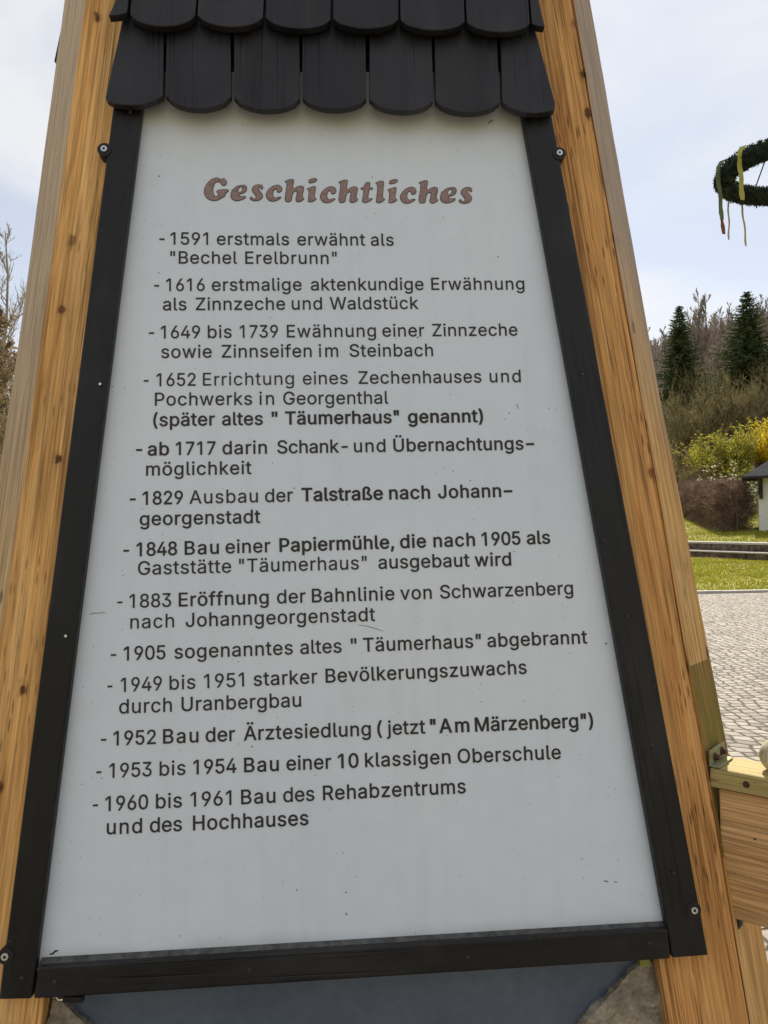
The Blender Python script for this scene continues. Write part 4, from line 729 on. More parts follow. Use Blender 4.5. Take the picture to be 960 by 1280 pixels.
# entries: lines of (baseline left y, baseline right y at x0/x1) and words (text, x0, x1, weight)
ENTRIES = [
 [((213, 305.7, 492, 307.2), [('-',199.5,205.5,1),('1591',213.3,260,1),('erstmals',271.3,361.3,1),('erwähnt',372,456.3,1),('als',463.8,492,1)]),
  ((213, 329.5, 421, 330), [('"Bechel',213,296.3,1),('Erelbrunn"',306.8,421,1)])],
 [((208, 363.8, 655.5, 362), [('-',193,198.8,1),('1616',208,255.8,1),('erstmalige',265,377,1),('aktenkundige',388.8,529.5,1),('Erwähnung',539.5,655.5,1)]),
  ((204, 388, 523, 386.2), [('als',203.8,233,1),('Zinnzeche',245,356.3,1),('und',365,402.5,1),('Waldstück',412.5,523,1)])],
 [((201, 423, 646.8, 419.5), [('-',186.3,192.5,1),('1649',201.3,250,1),('bis',260,289.5,1),('1739',300,347.5,1),('Ewähnung',358.8,469.9,1),('einer',478.3,530.4,1),('Zinnzeche',540.8,646.8,1)]),
  ((202, 447.5, 541, 445.2), [('sowie',201.8,264.5,1),('Zinnseifen',277.5,389.5,1),('im',398.8,422.7,1),('Steinbach',437.3,541.3,1)])],
 [((196, 482.7, 651, 477.6), [('-',180,185.5,1),('1652',195.8,244.5,1),('Errichtung',253.8,367.5,.8),('eines',378.8,434.7,.9),('Zechenhauses',448.5,601.8,1),('und',612.5,651,1)]),
  ((194, 507, 485, 504.6), [('Pochwerks',193.8,315,1),('in',324.5,342.5,1),('Georgenthal',354.3,485.4,1)]),
  ((192, 532.7, 603, 527.5), [('(später',192,268.3,1.3),('altes',278,328.3,1.3),('"',340,349.5,1.3),('Täumerhaus"',357,498.6,1.5),('genannt)',510.7,603.5,1.6)])],
 [((185, 569.3, 654, 562), [('-',170.6,177.3,1.3),('ab',185.2,210.9,1.4),('1717',220.2,269.2,1.2),('darin',278.5,333.4,1.2),('Schank-',347.1,434.6,1.2),('und',442.8,481.8,1.1),('Übernachtungs',492.3,654.2,1.3),('-',658.3,667.3,1.6)]),
  ((183, 594.5, 314, 592.5), [('möglichkeit',182.9,314.1,1.1)])],
 [((179, 631, 626, 621.1), [('-',162.8,169.2,1.3),('1829',178.8,228.4,1.2),('Ausbau',237.1,322.3,1),('der',331.6,366,1.1),('Talstraße',377.7,478.3,1.6),('nach',487.1,537.3,1.5),('Johann',548.3,626.2,1.4),('-',630.6,640.2,1.6)]),
  ((175, 656.8, 325, 653.6), [('georgenstadt',175,325.2,1.2)])],
 [((171, 695.2, 687, 679.4), [('-',154.6,161,1.2),('1848',171.2,221.1,1.3),('Bau',231.3,273.3,1.3),('einer',282.3,337.8,1.2),('Papiermühle,',350,492.3,1.5),('die',500.8,532.3,1.5),('nach',542.5,593.5,1.4),('1905',602.9,650.4,1.4),('als',659.2,687.5,1.4)]),
  ((173, 718.6, 639, 706.8), [('Gaststätte',172.7,288.8,1),('"Täumerhaus"',299,458.5,1),('ausgebaut',473.4,586.8,1.2),('wird',594.1,638.8,1.3)])],
 [((162, 759.9, 716, 743), [('-',147.2,152.8,1),('1883',162.2,213.8,1),('Eröffnung',223.8,335.6,1.2),('der',346.6,381.9,1.1),('Bahnlinie',390.3,492.9,1.2),('von',500.8,539.6,1.1),('Schwarzenberg',550.6,716.3,1.1)]),
  ((163, 785.8, 469, 776), [('nach',163.1,217.5,.9),('Johanngeorgenstadt',232.5,468.8,1.1)])],
 [((155, 825.6, 734, 804.2), [('-',138.8,145,1),('1905',155,206.6,1.1),('sogenanntes',218.4,365.9,1.1),('altes',375.6,426.9,1.1),('"',438.9,447.5,1.1),('Täumerhaus"',454.4,601.2,1.2),('abgebrannt',609.8,733.9,1.2)])],
 [((151, 864.9, 658, 842), [('-',134.7,140.3,1),('1949',151.3,202.2,1),('bis',212.2,244.1,1),('1951',255.3,305,1),('starker',317.5,396.6,1.1),('Bevölkerungszuwachs',407.5,658.2,1.2)]),
  ((149, 892, 376, 883.2), [('durch',149.1,214.7,1),('Uranbergbau',227.2,376.3,1.1)])],
 [((142, 931.8, 741, 908.6), [('-',126.5,132.7,1),('1952',142,194.5,1.1),('Bau',204.2,247.8,1.2),('der',257.4,293.5,1.2),('Ärztesiedlung',305.2,463.3,1.2),('(',472,478,1.2),('jetzt',484,531.4,1.2),('"Am',538.3,586.4,1.5),('Märzenberg")',594.3,741.1,1.4)])],
 [((137, 972.3, 701, 948.4), [('-',120.6,126.5,1),('1953',136.8,189.4,1),('bis',199.7,231.7,1),('1954',242,295.3,1.2),('Bau',305.6,348.2,1.3),('einer',358.5,413.9,1.2),('10',423,447.9,1.4),('klassigen',456.8,563,1.2),('Oberschule',572.7,700.9,1.2)])],
 [((132, 1013.7, 582, 991.2), [('-',116.5,122.3,1),('1960',132,184.9,1.1),('bis',195.2,227.2,1.1),('1961',238.5,289.1,1.1),('Bau',301.8,344.1,1.2),('des',354.4,392.9,1.1),('Rehabzentrums',404.2,582,1.2)]),
  ((134, 1042.9, 385, 1031), [('und',133.7,177.3,1.1),('des',187.7,227.2,1.1),('Hochhauses',241.6,385.3,1.2)])],
]
CAP = 0.0212
NL = PT
def word_contours(text, s0, t0, s1, t1):
    """glyph outlines laid between two surveyed ends on the panel"""
    Lw = math.hypot(s1 - s0, t1 - t0); ex = ((s1 - s0) / Lw, (t1 - t0) / Lw); ey = (-ex[1], ex[0])
    sc = CAP / CAP_U
    g = [GL[c] for c in text]
    xs = [[p[0] for lay in L_ for P in lay for p in P] for _, L_ in g]
    left0 = min(xs[0]); adv = [a for a, _ in g]
    nat = sum(adv[:-1]) + max(xs[-1]) - left0
    k = 1.0; tr = 0.0
    if len(text) > 1:
        tr = (Lw / sc - nat) / (len(text) - 1)
        if tr < -12: k = Lw / sc / (nat - 12 * (len(text) - 1)); tr = -12
        if tr > 80: k = Lw / sc / (nat + 80 * (len(text) - 1)); tr = 80
    else: k = Lw / sc / (max(xs[0]) - left0)
    if len(text) == 1 and text in '"(': k = min(k, 1.15)
    out = []; x = -left0
    for (a, lays) in g:
        out.append([[[(s0 + (ex[0] * (px + x) * k + ey[0] * py) * sc, t0 + (ex[1] * (px + x) * k + ey[1] * py) * sc) for px, py in P] for P in lay] for lay in lays])
        x += a + tr
    return out
rw = random.Random(4)
for entry in ENTRIES:
    groups = {}
    for (x0, y0, x1, y1), words in entry:
        for text, wa, wb, wt in words:
            yy = lambda x: y0 + (y1 - y0) * (x - x0) / (x1 - x0)
            sa, ta = sv(wa, yy(wa), NL); sb, tb = sv(wb, yy(wb), NL)
            for gi, lays in enumerate(word_contours(text, sa, ta, sb, tb)):
                for li, lay in enumerate(lays):
                    groups.setdefault((round(wt, 1), li), []).extend(lay)
    meshes = []
    for (wt, li), cont in groups.items():
        off = 0.00020 + min(0, (wt - 1) * 0.0008)
        q = max(0, wt - 1.0) * 0.0011               # painted heavier: repeated with tiny shifts
        for n_, (dx, dy) in enumerate([(0, 0)] if q == 0 else [(q, 0), (-q, 0), (0, q * .7), (0, -q * .7)]):
            meshes.append((fill([[(a + dx, b + dy) for a, b in P] for P in cont], off, NL + 0.0004 + 0.00005 * li + 0.000012 * n_), 0))
    join(meshes, 'lettering', [M['letter']], panel, BOARD)

# title: eight letter forms drawn as closed outlines (12 units = 1 photo pixel)
def crm(P, n=5):
    out = []; L_ = len(P)
    for i in range(L_):
        p0, p1, p2, p3 = P[i - 1], P[i], P[(i + 1) % L_], P[(i + 2) % L_]
        for j in range(n):
            t = j / n
            out.append(tuple(0.5 * (2 * p1[a] + (p2[a] - p0[a]) * t + (2 * p0[a] - 5 * p1[a] + 4 * p2[a] - p3[a]) * t * t + (3 * p1[a] - p0[a] - 3 * p2[a] + p3[a]) * t ** 3) for a in (0, 1)))
    return out
TG = {
 'G': [[(270,85),(215,92),(150,125),(90,195),(60,280),(75,360),(120,410),(190,435),(260,430),(320,400),(370,370),(395,320),(430,295),(430,275),(400,260),(340,262),(280,268),(245,295),(262,318),(270,340),(250,365),(228,360),(205,320),(200,260),(215,195),(245,160),(285,155),(305,165),(320,190),(345,212),(380,205),(402,175),(400,140),(375,105),(345,95),(315,110),(300,103)]],
 'e': [[(640,195),(560,210),(515,240),(490,265),(472,262),(475,285),(460,330),(460,380),(485,415),(535,438),(600,432),(660,410),(688,385),(685,362),(650,362),(610,365),(590,345),(630,330),(680,305),(705,265),(700,220),(675,197)], [(600,232),(580,265),(575,295),(595,302),(625,285),(632,250),(620,232)]],
 's': [[(870,188),(815,205),(780,245),(780,290),(810,330),(835,370),(825,400),(800,395),(785,375),(760,372),(745,395),(760,420),(810,438),(870,435),(920,410),(945,370),(935,325),(905,290),(880,255),(895,235),(915,262),(940,258),(948,225),(930,197),(900,190)]],
 'c': [[(215,193),(150,215),(90,265),(55,325),(60,385),(95,430),(150,447),(210,435),(260,408),(285,385),(270,372),(230,378),(195,388),(170,370),(160,325),(175,280),(205,262),(215,285),(225,308),(255,312),(285,295),(300,262),(285,220),(250,197)]],
 'h': [[(345,135),(340,155),(360,165),(358,230),(345,320),(335,400),(345,440),(375,455),(415,448),(440,425),(450,360),(470,310),(500,295),(515,310),(505,370),(497,415),(510,445),(545,455),(590,440),(630,405),(615,390),(605,350),(618,290),(625,240),(605,212),(560,208),(510,225),(470,250),(462,215),(475,130),(465,112),(420,108)]],
 'i': [[(665,255),(685,270),(692,320),(685,400),(680,435),(700,455),(745,450),(790,430),(812,405),(795,390),(785,350),(800,260),(800,220),(770,215),(720,230)], [(690,150),(700,120),(745,100),(795,95),(820,110),(815,135),(780,158),(730,170),(700,168)]],
 't': [[(690,160),(665,195),(645,230),(612,240),(612,262),(645,272),(650,300),(640,380),(630,430),(650,460),(700,462),(750,440),(790,405),(775,395),(735,400),(725,370),(735,310),(745,268),(785,265),(793,240),(760,232),(752,215),(752,160),(720,153)]],
 'l': [[(-10,170),(10,185),(18,250),(10,340),(0,430),(15,465),(60,465),(110,440),(138,405),(110,395),(105,350),(112,260),(120,160),(105,138),(60,135),(25,145)]],
}
PLACE = [('G',250,0,0),('e',250,0,0),('s',250,0,0),('c',328,0,0),('h',328,0,0),('i',328,0,0),('c',328,67.6,1.9),('h',328,67.2,.9),('t',400,0,0),('l',470,0,0),('i',328,100.8,1.2),('c',328,167.6,2.6),('h',328,167.4,1.6),('e',250,261.9,2.85),('s',250,261.2,3.3)]
cont = []
for ch, ox, dx, dy in PLACE:
    for k_, P in enumerate(TG[ch]):
        hole = ch == 'e' and k_ == 1
        Q = [sv(ox + dx + x / 12, 215 + dy + y / 12, NL) for x, y in crm(P)]
        ar = sum(Q[i][0] * Q[(i + 1) % len(Q)][1] - Q[(i + 1) % len(Q)][0] * Q[i][1] for i in range(len(Q)))
        cont.append(Q if (ar < 0) != hole else Q[::-1])
join([(fill(cont, 0.0, NL + 0.0004), 1), (fill(cont, -0.0011, NL + 0.0007), 0)], 'title_lettering', [M['title'], M['title_rim']], panel, BOARD)

# scratches and a chip in the panel's paint
def scratch(pts, w0):
    q = [sv(x, y, NL) for x, y in pts]; L = []; R = []
    for i, p in enumerate(q):
        a, b = Vector(q[max(0, i - 1)]), Vector(q[min(len(q) - 1, i + 1)]); d = (b - a).normalized(); n = Vector((-d.y, d.x)) * w0 * (.35 + math.sin(math.pi * (i + .5) / len(q)))
        L.append((p[0] + n.x, p[1] + n.y)); R.append((p[0] - n.x, p[1] - n.y))
    return L + R[::-1]
sc_ = [scratch(P, w_) for P, w_ in (([(62, 1193), (66, 1192), (69, 1189), (73, 1188)], .0011), ([(56, 1198), (58, 1199)], .0006), ([(112, 768), (118, 766.4), (132, 766)], .00035),
      ([(448, 781), (460, 783), (472, 786.5), (479, 789)], .00032), ([(755, 1101), (758, 1101.5), (760, 1102)], .0006), ([(768, 1102), (771, 1103)], .0006), ([(432, 1141), (434, 1144)], .0006), ([(610, 155), (613, 152), (617, 150)], .0007), ([(646, 505), (648, 511)], .0004))]
for q in sc_: join([(fill([q], 0, NL + 0.0002, 0.0001), 0)], 'scratch', [M['letter']], panel, BOARD)

# ------------------------------------------------------------------ railing bolted to the right post's chamfer
RAD = (HX - HB).normalized()                   # out of the chamfer, away from the tower's middle
CHX = (HX + HB).normalized()                   # along the chamfer, away from the viewer
ZV = Vector((0, 0, 1))
def chamfer_pt(px, py):
    """the point of the right post's corner line at photo height py"""
    s, t = sv(px, py, PN); return corner(1, t)
rail_o = chamfer_pt(890, 959)                  # where the rail's top front edge meets the post
RZ = rail_o.z
railing = empty('timber_railing', Vector((rail_o.x, rail_o.y, 0)) + RAD * 0.6)
tag(railing, 'mossy topped plank railing running out from the right post of the sign tower', 'railing')
MR = frame(rail_o + CHX * 0.002 + RAD * 0.004, CHX, ZV, RAD)      # local: x into depth, y up, z along the rail
RW = 0.082
def rbox(name, x0, x1, y0, y1, z0, z1, mat, parent=railing, bevel=0.003):
    m = MB(); m.box(x0, x1, y0, y1, z0, z1); return m.build(name, mat, parent, MR, bevel=bevel)
rail = rbox('rail', 0, RW, -0.031, 0, 0.0, 1.3, M['rail'])
plank = rbox('plank', 0.006, 0.034, -0.235, -0.0325, 0.012, 1.3, M['plank'])
for z_ in (1.2,):
    rbox('post', 0.0, 0.08, -RZ - 0.03, -0.033, z_ + 0.101, z_ + 0.18, M['plank'])
# screw in the rail's face
def bolt(name, o, axis, r, hgt, mat, parent, k=6):
    z = axis.normalized(); x = z.cross(ZV if abs(z.z) < .9 else HX).normalized(); y = z.cross(x)
    m = MB(); m.prism([(r * 1.5 * math.cos(2*math.pi*i/18), r * 1.5 * math.sin(2*math.pi*i/18)) for i in range(18)], 0, hgt * 0.25)
    m.prism([(r * math.cos(2*math.pi*i/k), r * math.sin(2*math.pi*i/k)) for i in range(k)], hgt * 0.25, hgt)
    return m.build(name, mat, parent, frame(o, x, y, z), bevel=0.0006, seg=1)
W3 = lambda x, y, z: MR @ Vector((x, y, z))
bolt('screw', W3(-0.0005, -0.0155, 0.056), -CHX, 0.0035, 0.003, M['rust'], rail, 12)
bolt('screw', W3(0.0055, -0.10, 0.065), -CHX, 0.0012, 0.0012, M['rust'], plank, 8)
# angle bracket standing on the rail against the chamfer
m = MB()
m.box(0.001, 0.068, 0.0012, 0.027, -0.0012, 0.0030)
m.box(0.001, 0.068, 0.001, 0.0035, 0.0031, 0.016)
brk = m.build('bracket', M['galv'], railing, MR, bevel=0.0008, seg=1)
bolt('bolt', W3(0.018, 0.0135, 0.003), RAD, 0.0048, 0.008, M['rust'], brk)
bolt('bolt', W3(0.050, 0.0155, 0.003), RAD, 0.0048, 0.008, M['rust'], brk)
m = MB(); m.box(0.012, 0.03, -0.252, -0.236, 0.03, 0.036); m.build('bracket', M['dark_hole'], railing, MR)

# pale round wooden knob standing on the rail
dg_ = wood('knob_pale_wood', (0.70, 0.62, 0.44), (0.62, 0.53, 0.36), (0.50, 0.42, 0.27), knots=False)
bm = bmesh.new(); bmesh.ops.create_uvsphere(bm, u_segments=32, v_segments=20, radius=0.027)
for v in bm.verts:
    v.co.z = max(v.co.z, -0.0235); v.co *= 1 + .02 * mnoise.noise(v.co * 40)
for f in bm.faces: f.smooth = True
me = bpy.data.meshes.new('wooden_knob'); bm.to_mesh(me); bm.free(); me.materials.append(dg_)
kn = link(bpy.data.objects.new('wooden_knob', me), None, frame(W3(0.046, 0.0238, 0.0905), CHX, ZV * 1.0, RAD))
kn.matrix_basis = Matrix.Translation(W3(0.046, 0.0238, 0.0905))
tag(kn, 'pale round wooden knob standing on the mossy railing', 'wooden knob')

# ------------------------------------------------------------------ below the board: dark slab and rough stones
def slate():
    g = G('dark_blue_slab', 0.28, spec=0.5)
    f = g.noise(g.coord('Object'), 6, 5); f2 = g.noise(g.coord('Object'), 60, 4)
    g.base(g.mix(0.5, g.ramp(f, [(0.35, (0.075, 0.098, 0.14)), (0.65, (0.10, 0.125, 0.165))]), g.ramp(f2, [(.3, .8), (.7, 1.2)]), 'MULTIPLY'))
    g.roughness(g.ramp(f, [(0.3, 0.25), (0.7, 0.4)])); return g.mat
SLN = -0.035
q = [sv(x, y, SLN) for x, y in [(58, 1236), (815, 1190), (815, 1206), (640, 1370), (560, 1420), (300, 1430), (180, 1370), (62, 1253)]]
m = MB(); m.prism(list(reversed(q)), SLN - 0.02, SLN)
slab = m.build('slate_slab', slate(), None, BOARD, bevel=0.002)
tag(slab, 'dark blue slate slab set below the white panel between rough stones', 'slab')

def rock_mat(name, a, b, c, sc=14):
    g = G(name, 0.9, spec=0.25)
    v = g.coord('Object', rand=3)
    f = g.noise(v, sc, 8, 0.65, 0.6); f2 = g.noise(v, sc * 7, 5, 0.7)
    g.base(g.mix(0.7, g.ramp(f, [(0.3, a), (0.5, b), (0.7, c)]), g.ramp(f2, [(0.3, 0.55), (0.7, 1.3)]), 'MULTIPLY'))
    g.bump(g.math('ADD', f, g.math('MULTIPLY', f2, 0.5)), 0.9, 0.008); return g.mat
M['stone'] = rock_mat('rough_stone', (0.17, 0.145, 0.11), (0.36, 0.31, 0.235), (0.56, 0.49, 0.38), 24)
def rough_block(name, poly, n0, n1, seed, mat, label):
    """a quarried stone: outline in the face plane, thickness n0..n1, rubbed and chipped all over"""
    bm = bmesh.new()
    vs = [bm.verts.new((s, t, n1)) for s, t in poly]; vb = [bm.verts.new((s, t, n0)) for s, t in poly]
    n = len(poly)
    bm.faces.new(vs); bm.faces.new(list(reversed(vb)))
    for i in range(n): bm.faces.new((vs[i], vb[i], vb[(i + 1) % n], vs[(i + 1) % n]))
    bmesh.ops.triangulate(bm, faces=bm.faces)
    for _ in range(6): 
        ed = [e for e in bm.edges if e.calc_length() > 0.009]
        if not ed: break
        bmesh.ops.subdivide_edges(bm, edges=ed, cuts=1, use_grid_fill=True)
        bmesh.ops.triangulate(bm, faces=bm.faces)
    bmesh.ops.recalc_face_normals(bm, faces=bm.faces); bm.normal_update()
    for v in bm.verts:
        p = Vector((v.co.x, v.co.y, v.co.z)) * 9 + Vector((seed, 0, 0))
        dsp = 0.006 * mnoise.fractal(p, 1.0, 2.1, 5) + 0.006 * mnoise.fractal(p * 5, 1.0, 2.1, 4)
        v.co += v.normal * dsp - Vector((0, 0, 0))
    me = bpy.data.meshes.new(name); bm.to_mesh(me); bm.free(); me.materials.append(mat)
    o = link(bpy.data.objects.new(name, me), None, BOARD)
    return tag(o, label, 'stone')
SN = 0.0
q = [sv(x, y, SN) for x, y in [(836, 1212), (845, 1300), (858, 1500), (880, 1900), (640, 1900), (600, 1480), (738, 1290), (795, 1222), (815, 1208)]]
q[3] = (q[2][0] + 0.01, TZ0); q[4] = (0.08, TZ0)
rough_block('rough_stone', list(reversed(q)), -0.16, -0.022, 3, M['stone'], 'tan rough stone at the lower right under the black frame')
q = [sv(x, y, SN) for x, y in [(59, 1258), (72, 1262), (100, 1290), (240, 1440), (250, 1900), (20, 1900), (30, 1500), (52, 1300)]]
q[4] = (0.02, TZ0); q[5] = (q[6][0], TZ0)
rough_block('rough_stone', list(reversed(q)), -0.16, -0.022, 11, M['stone'], 'grey rough stone at the lower left beside the slate slab')
q = [sv(x, y, -0.07) for x, y in [(60, 1330), (836, 1280), (832, 1205), (62, 1240)]]
m = MB(); m.prism(q, -0.085, -0.07); m.build('backing_board_or_filler', M['black'], tower, BOARD)  # added black filler closes the gap under the bar so it reads as shade
# dark masonry core the slab leans on
q = [sv(60, 1246, -0.2), sv(836, 1196, -0.2)]
m = MB(); m.prism([(q[0][0], TZ0 + .02), (q[1][0], TZ0 + .02), (q[1][0] - 0.01, q[1][1]), (q[0][0] + 0.01, q[0][1])], -0.42, -0.17)
core = m.build('stone_plinth', rock_mat('dark_stone', (0.03, 0.03, 0.03), (0.06, 0.055, 0.05), (0.09, 0.08, 0.07)), None, BOARD, bevel=0.01)
tag(core, 'dark stone plinth inside the foot of the timber sign tower', 'plinth')

# ------------------------------------------------------------------ terrain
WA = Vector((11.5, 24.0)); WD = Vector((-1, 2)).normalized(); WN = Vector((2, 1)).normalized()   # low stepped wall: line, direction, uphill side
def side_of(x, y): return (Vector((x, y)) - WA).dot(WN)
def smooth(a, b, x):
    t = min(1, max(0, (x - a) / (b - a))); return t * t * (3 - 2 * t)
def ground_z(x, y):
    s = side_of(x, y)
    z = 0.0
    if s > 0.3025:
        z = 0.49 + 0.08 * min(max(s - 0.35, 0), 11.65)
        if s > 12: z += 0.55 * (min(s, 20) - 12) + 0.24 * max(0, min(s, 150) - 20)
        z += 0.35 * smooth(14, 40, s) * mnoise.noise(Vector((x * .06, y * .06, 2)))
    r = math.hypot(x + 10, y - 5)
    zl = 0.16 * max(0, r - 34) if s <= 12 else 0
    zl = min(zl, 22) * smooth(-2, -14, s)
    return max(z, zl)
def ground_sheet(name, ks, ss, mat):
    """one terrain sheet gridded along and across the stepped wall, so the terrace edge falls inside the wall"""
    nx, ny = len(ks), len(ss); v = []
    for s_ in ss:
        for k in ks:
            p = WA + WD * k + WN * s_; v.append((p.x, p.y, ground_z(p.x, p.y) if abs(s_ - 0.3) > .02 else (0.0 if s_ < 0.3025 else 0.49)))
    f = [(j * nx + i, (j + 1) * nx + i, (j + 1) * nx + i + 1, j * nx + i + 1) for j in range(ny - 1) for i in range(nx - 1)]
    me = bpy.data.meshes.new(name); me.from_pydata(v, [], f); me.materials.append(mat)
    bm = bmesh.new(); bm.from_mesh(me); bmesh.ops.recalc_face_normals(bm, faces=bm.faces)
    if sum(q.normal.z for q in bm.faces) < 0: bmesh.ops.reverse_faces(bm, faces=bm.faces)
    bm.to_mesh(me); bm.free()
    o = bpy.data.objects.new(name, me); COL.objects.link(o); o['kind'] = 'structure'
    return o

def grass_mat(name, a, b, dry, dark):
    g = G(name, 0.85, spec=0.2)
    c = g.coord('Object')
    f = g.noise(c, 3.0, 6, 0.65); f2 = g.noise(c, 0.45, 4); f3 = g.noise(c, 40, 3)
    col = g.ramp(f, [(0.3, dark), (0.48, a), (0.66, b)])
    col = g.mix(g.ramp(f2, [(0.42, 0.0), (0.6, 0.8)]), col, dry)
    col = g.mix(0.6, col, g.ramp(f3, [(0.3, 0.6), (0.7, 1.3)]), 'MULTIPLY')
    # leaf litter where the wood begins
    sx = g.n('SeparateXYZ'); g.put(sx.inputs[0], c)
    s = g.math('ADD', g.math('MULTIPLY', sx.outputs[0], WN.x), g.math('MULTIPLY', sx.outputs[1], WN.y))
    s = g.math('SUBTRACT', s, WA.dot(WN))
    s = g.math('ADD', s, g.math('MULTIPLY', g.math('SUBTRACT', f2, .5), 6))
    mr = g.n('MapRange'); g.put(mr.inputs[0], s); mr.inputs[1].default_value = 11; mr.inputs[2].default_value = 16
    lit = g.ramp(f, [(0.3, (0.10, 0.068, 0.045)), (0.7, (0.20, 0.14, 0.09))])
    col = g.mix(mr.outputs[0], col, lit)
    yy = g.n('MapRange'); g.put(yy.inputs[0], sx.outputs[0]); yy.inputs[1].default_value = -22; yy.inputs[2].default_value = -30
    col = g.mix(yy.outputs[0], col, g.ramp(f, [(0.3, (0.09, 0.075, 0.035)), (0.7, (0.17, 0.14, 0.06))]))
    g.base(col); g.bump(g.math('ADD', f, f3), 0.5, 0.03); return g.mat
M['turf'] = grass_mat('turf', (0.23, 0.23, 0.02), (0.29, 0.28, 0.028), (0.36, 0.30, 0.085), (0.155, 0.16, 0.012))
ks = list(np.linspace(-420, -30, 28)) + list(np.arange(-29, 45, 1.0)) + list(np.linspace(46, 520, 90))
ss = list(np.linspace(-420, -40, 40)) + list(np.linspace(-38, -1, 24)) + [0.295, 0.304, 0.45] + list(np.arange(1.0, 32, 1.0)) + list(np.linspace(33, 420, 80))
ground_sheet('ground', ks, ss, M['turf'])

# cobbled square
def cobble_mat():
    g = G('cobbles', 0.55, spec=0.45)
    c = g.coord('Object')
    # courses laid in shallow arcs
    sx = g.n('SeparateXYZ'); g.put(sx.inputs[0], c)
    ar = g.math('MULTIPLY', g.math('SINE', g.math('MULTIPLY', sx.outputs[0], 2.6)), 0.10)
    wob = g.noise(c, 0.9, 2)
    yy = g.math('ADD', g.math('ADD', sx.outputs[1], ar), g.math('MULTIPLY', g.math('SUBTRACT', wob, 0.5), 0.25))
    xx = g.math('ADD', sx.outputs[0], g.math('MULTIPLY', g.math('SUBTRACT', g.noise(c, 1.3, 2, out='Fac'), 0.5), 0.2))
    cx = g.n('CombineXYZ'); g.put(cx.inputs[0], xx); g.put(cx.inputs[1], yy)
    e = g.vor(cx.outputs[0], 10.2, 'DISTANCE_TO_EDGE', 0.42); v1 = g.vor(cx.outputs[0], 10.2, 'F1', 0.42)
    fine = g.noise(c, 120, 4, 0.6); mid_ = g.noise(c, 1.1, 4)
    joint = g.ramp(g.math('ADD', e.outputs['Distance'], g.math('MULTIPLY', g.math('SUBTRACT', fine, 0.5), 0.03)), [(0.045, 0.0), (0.10, 1.0)])
    sep = g.n('SeparateColor'); g.put(sep.inputs[0], v1.outputs['Color'])
    st = g.ramp(sep.outputs[0], [(0.0, (0.13, 0.105, 0.08)), (0.3, (0.235, 0.20, 0.16)), (0.7, (0.32, 0.285, 0.235)), (1.0, (0.20, 0.16, 0.115))])
    st = g.mix(0.6, st, g.ramp(fine, [(0.3, 0.75), (0.7, 1.2)]), 'MULTIPLY')
    jc = g.mix(g.ramp(mid_, [(0.4, 0.0), (0.65, 1.0)]), (0.10, 0.076, 0.055), (0.12, 0.10, 0.05))
    g.base(g.mix(joint, jc, st))
    dome = g.ramp(e.outputs['Distance'], [(0.0, 0.0), (0.12, 0.75), (0.35, 1.0)])
    g.bump(g.math('ADD', dome, g.math('MULTIPLY', fine, 0.12)), 0.9, 0.018)
    g.roughness(g.mix(joint, 0.9, 0.72)); return g.mat
me = bpy.data.meshes.new('cobbled_square')
me.from_pydata([(-26, -16, .004), (13.5, -16, .004), (13.5, 14.7, .004), (-26, 14.9, .004)], [], [(0, 1, 2, 3)]); me.materials.append(cobble_mat())
o = bpy.data.objects.new('cobbled_square', me); COL.objects.link(o); o['kind'] = 'structure'
# pale kerb between cobbles and lawn
M['kerb'] = rock_mat('kerb_granite', (0.40, 0.37, 0.33), (0.50, 0.47, 0.42), (0.58, 0.55, 0.5), 20)
m = MB(); rr = random.Random(6); x = -26.0
while x < 13.4:
    L_ = rr.uniform(.9, 1.05); y = 14.9 - (x + 26) * 0.2 / 39.5
    m.box(x, x + L_ - 0.012, y + 0.004, y + 0.15, -0.05, 0.05 + rr.uniform(-.004, .004)); x += L_
kb = m.build('kerb', M['kerb'], None, None, bevel=0.008); kb['kind'] = 'structure'

# low stepped stone wall along the right of the lawn
def wall_stone(): 
    g = G('step_wall_stone', 0.9, spec=0.2)
    c = g.coord('Object', (1, 1, 1)); f = g.noise(c, 5, 6, 0.7); f2 = g.noise(c, 40, 4)
    br = g.n('TexBrick'); g.put(br.inputs['Vector'], g.coord('Object', (1, 1, 1)))
    col = g.ramp(f, [(0.35, (0.05, 0.042, 0.036)), (0.5, (0.12, 0.09, 0.07)), (0.65, (0.22, 0.16, 0.12))])
    g.base(g.mix(0.6, col, g.ramp(f2, [(.3, .6), (.7, 1.3)]), 'MULTIPLY')); g.bump(g.math('ADD', f, f2), 0.6, 0.02); return g.mat
wsm = wall_stone()
ang = math.atan2(WD.y, WD.x)
def zlow(k):
    p = WA + WD * k; return 0.0
steps = empty('stepped_wall', (WA.x, WA.y, 0), 0)
tag(steps, 'low two-step stone wall with pale coping along the lawn', 'low wall')
MW = Matrix.Translation((WA.x, WA.y, 0)) @ Matrix.Rotation(ang, 4, 'Z')     # local x along, y to the left of the run = downhill
def wbox(name, y0, y1, z0, z1, mat, jit, seglen):
    m = MB(); r = random.Random(int(z1 * 1000)); x = -9.0
    while x < 30:
        L_ = seglen * r.uniform(.8, 1.2); d = r.uniform(-jit, jit)
        m.box(x, x + L_ - 0.008, y0 + d, y1 + d, z0, z1 + r.uniform(-jit, jit) * .4); x += L_
    return m.build(name, mat, steps, MW, bevel=0.01, seg=1)
wbox('riser', -0.04, 0.30, -0.05, 0.185, wsm, 0.012, 0.7)
wbox('coping', -0.05, 0.33, 0.187, 0.235, M['kerb'], 0.006, 1.1)
wbox('riser', -0.40, -0.052, 0.10, 0.44, wsm, 0.012, 0.7)
wbox('coping', -0.44, -0.045, 0.442, 0.505, M['kerb'], 0.006, 1.1)

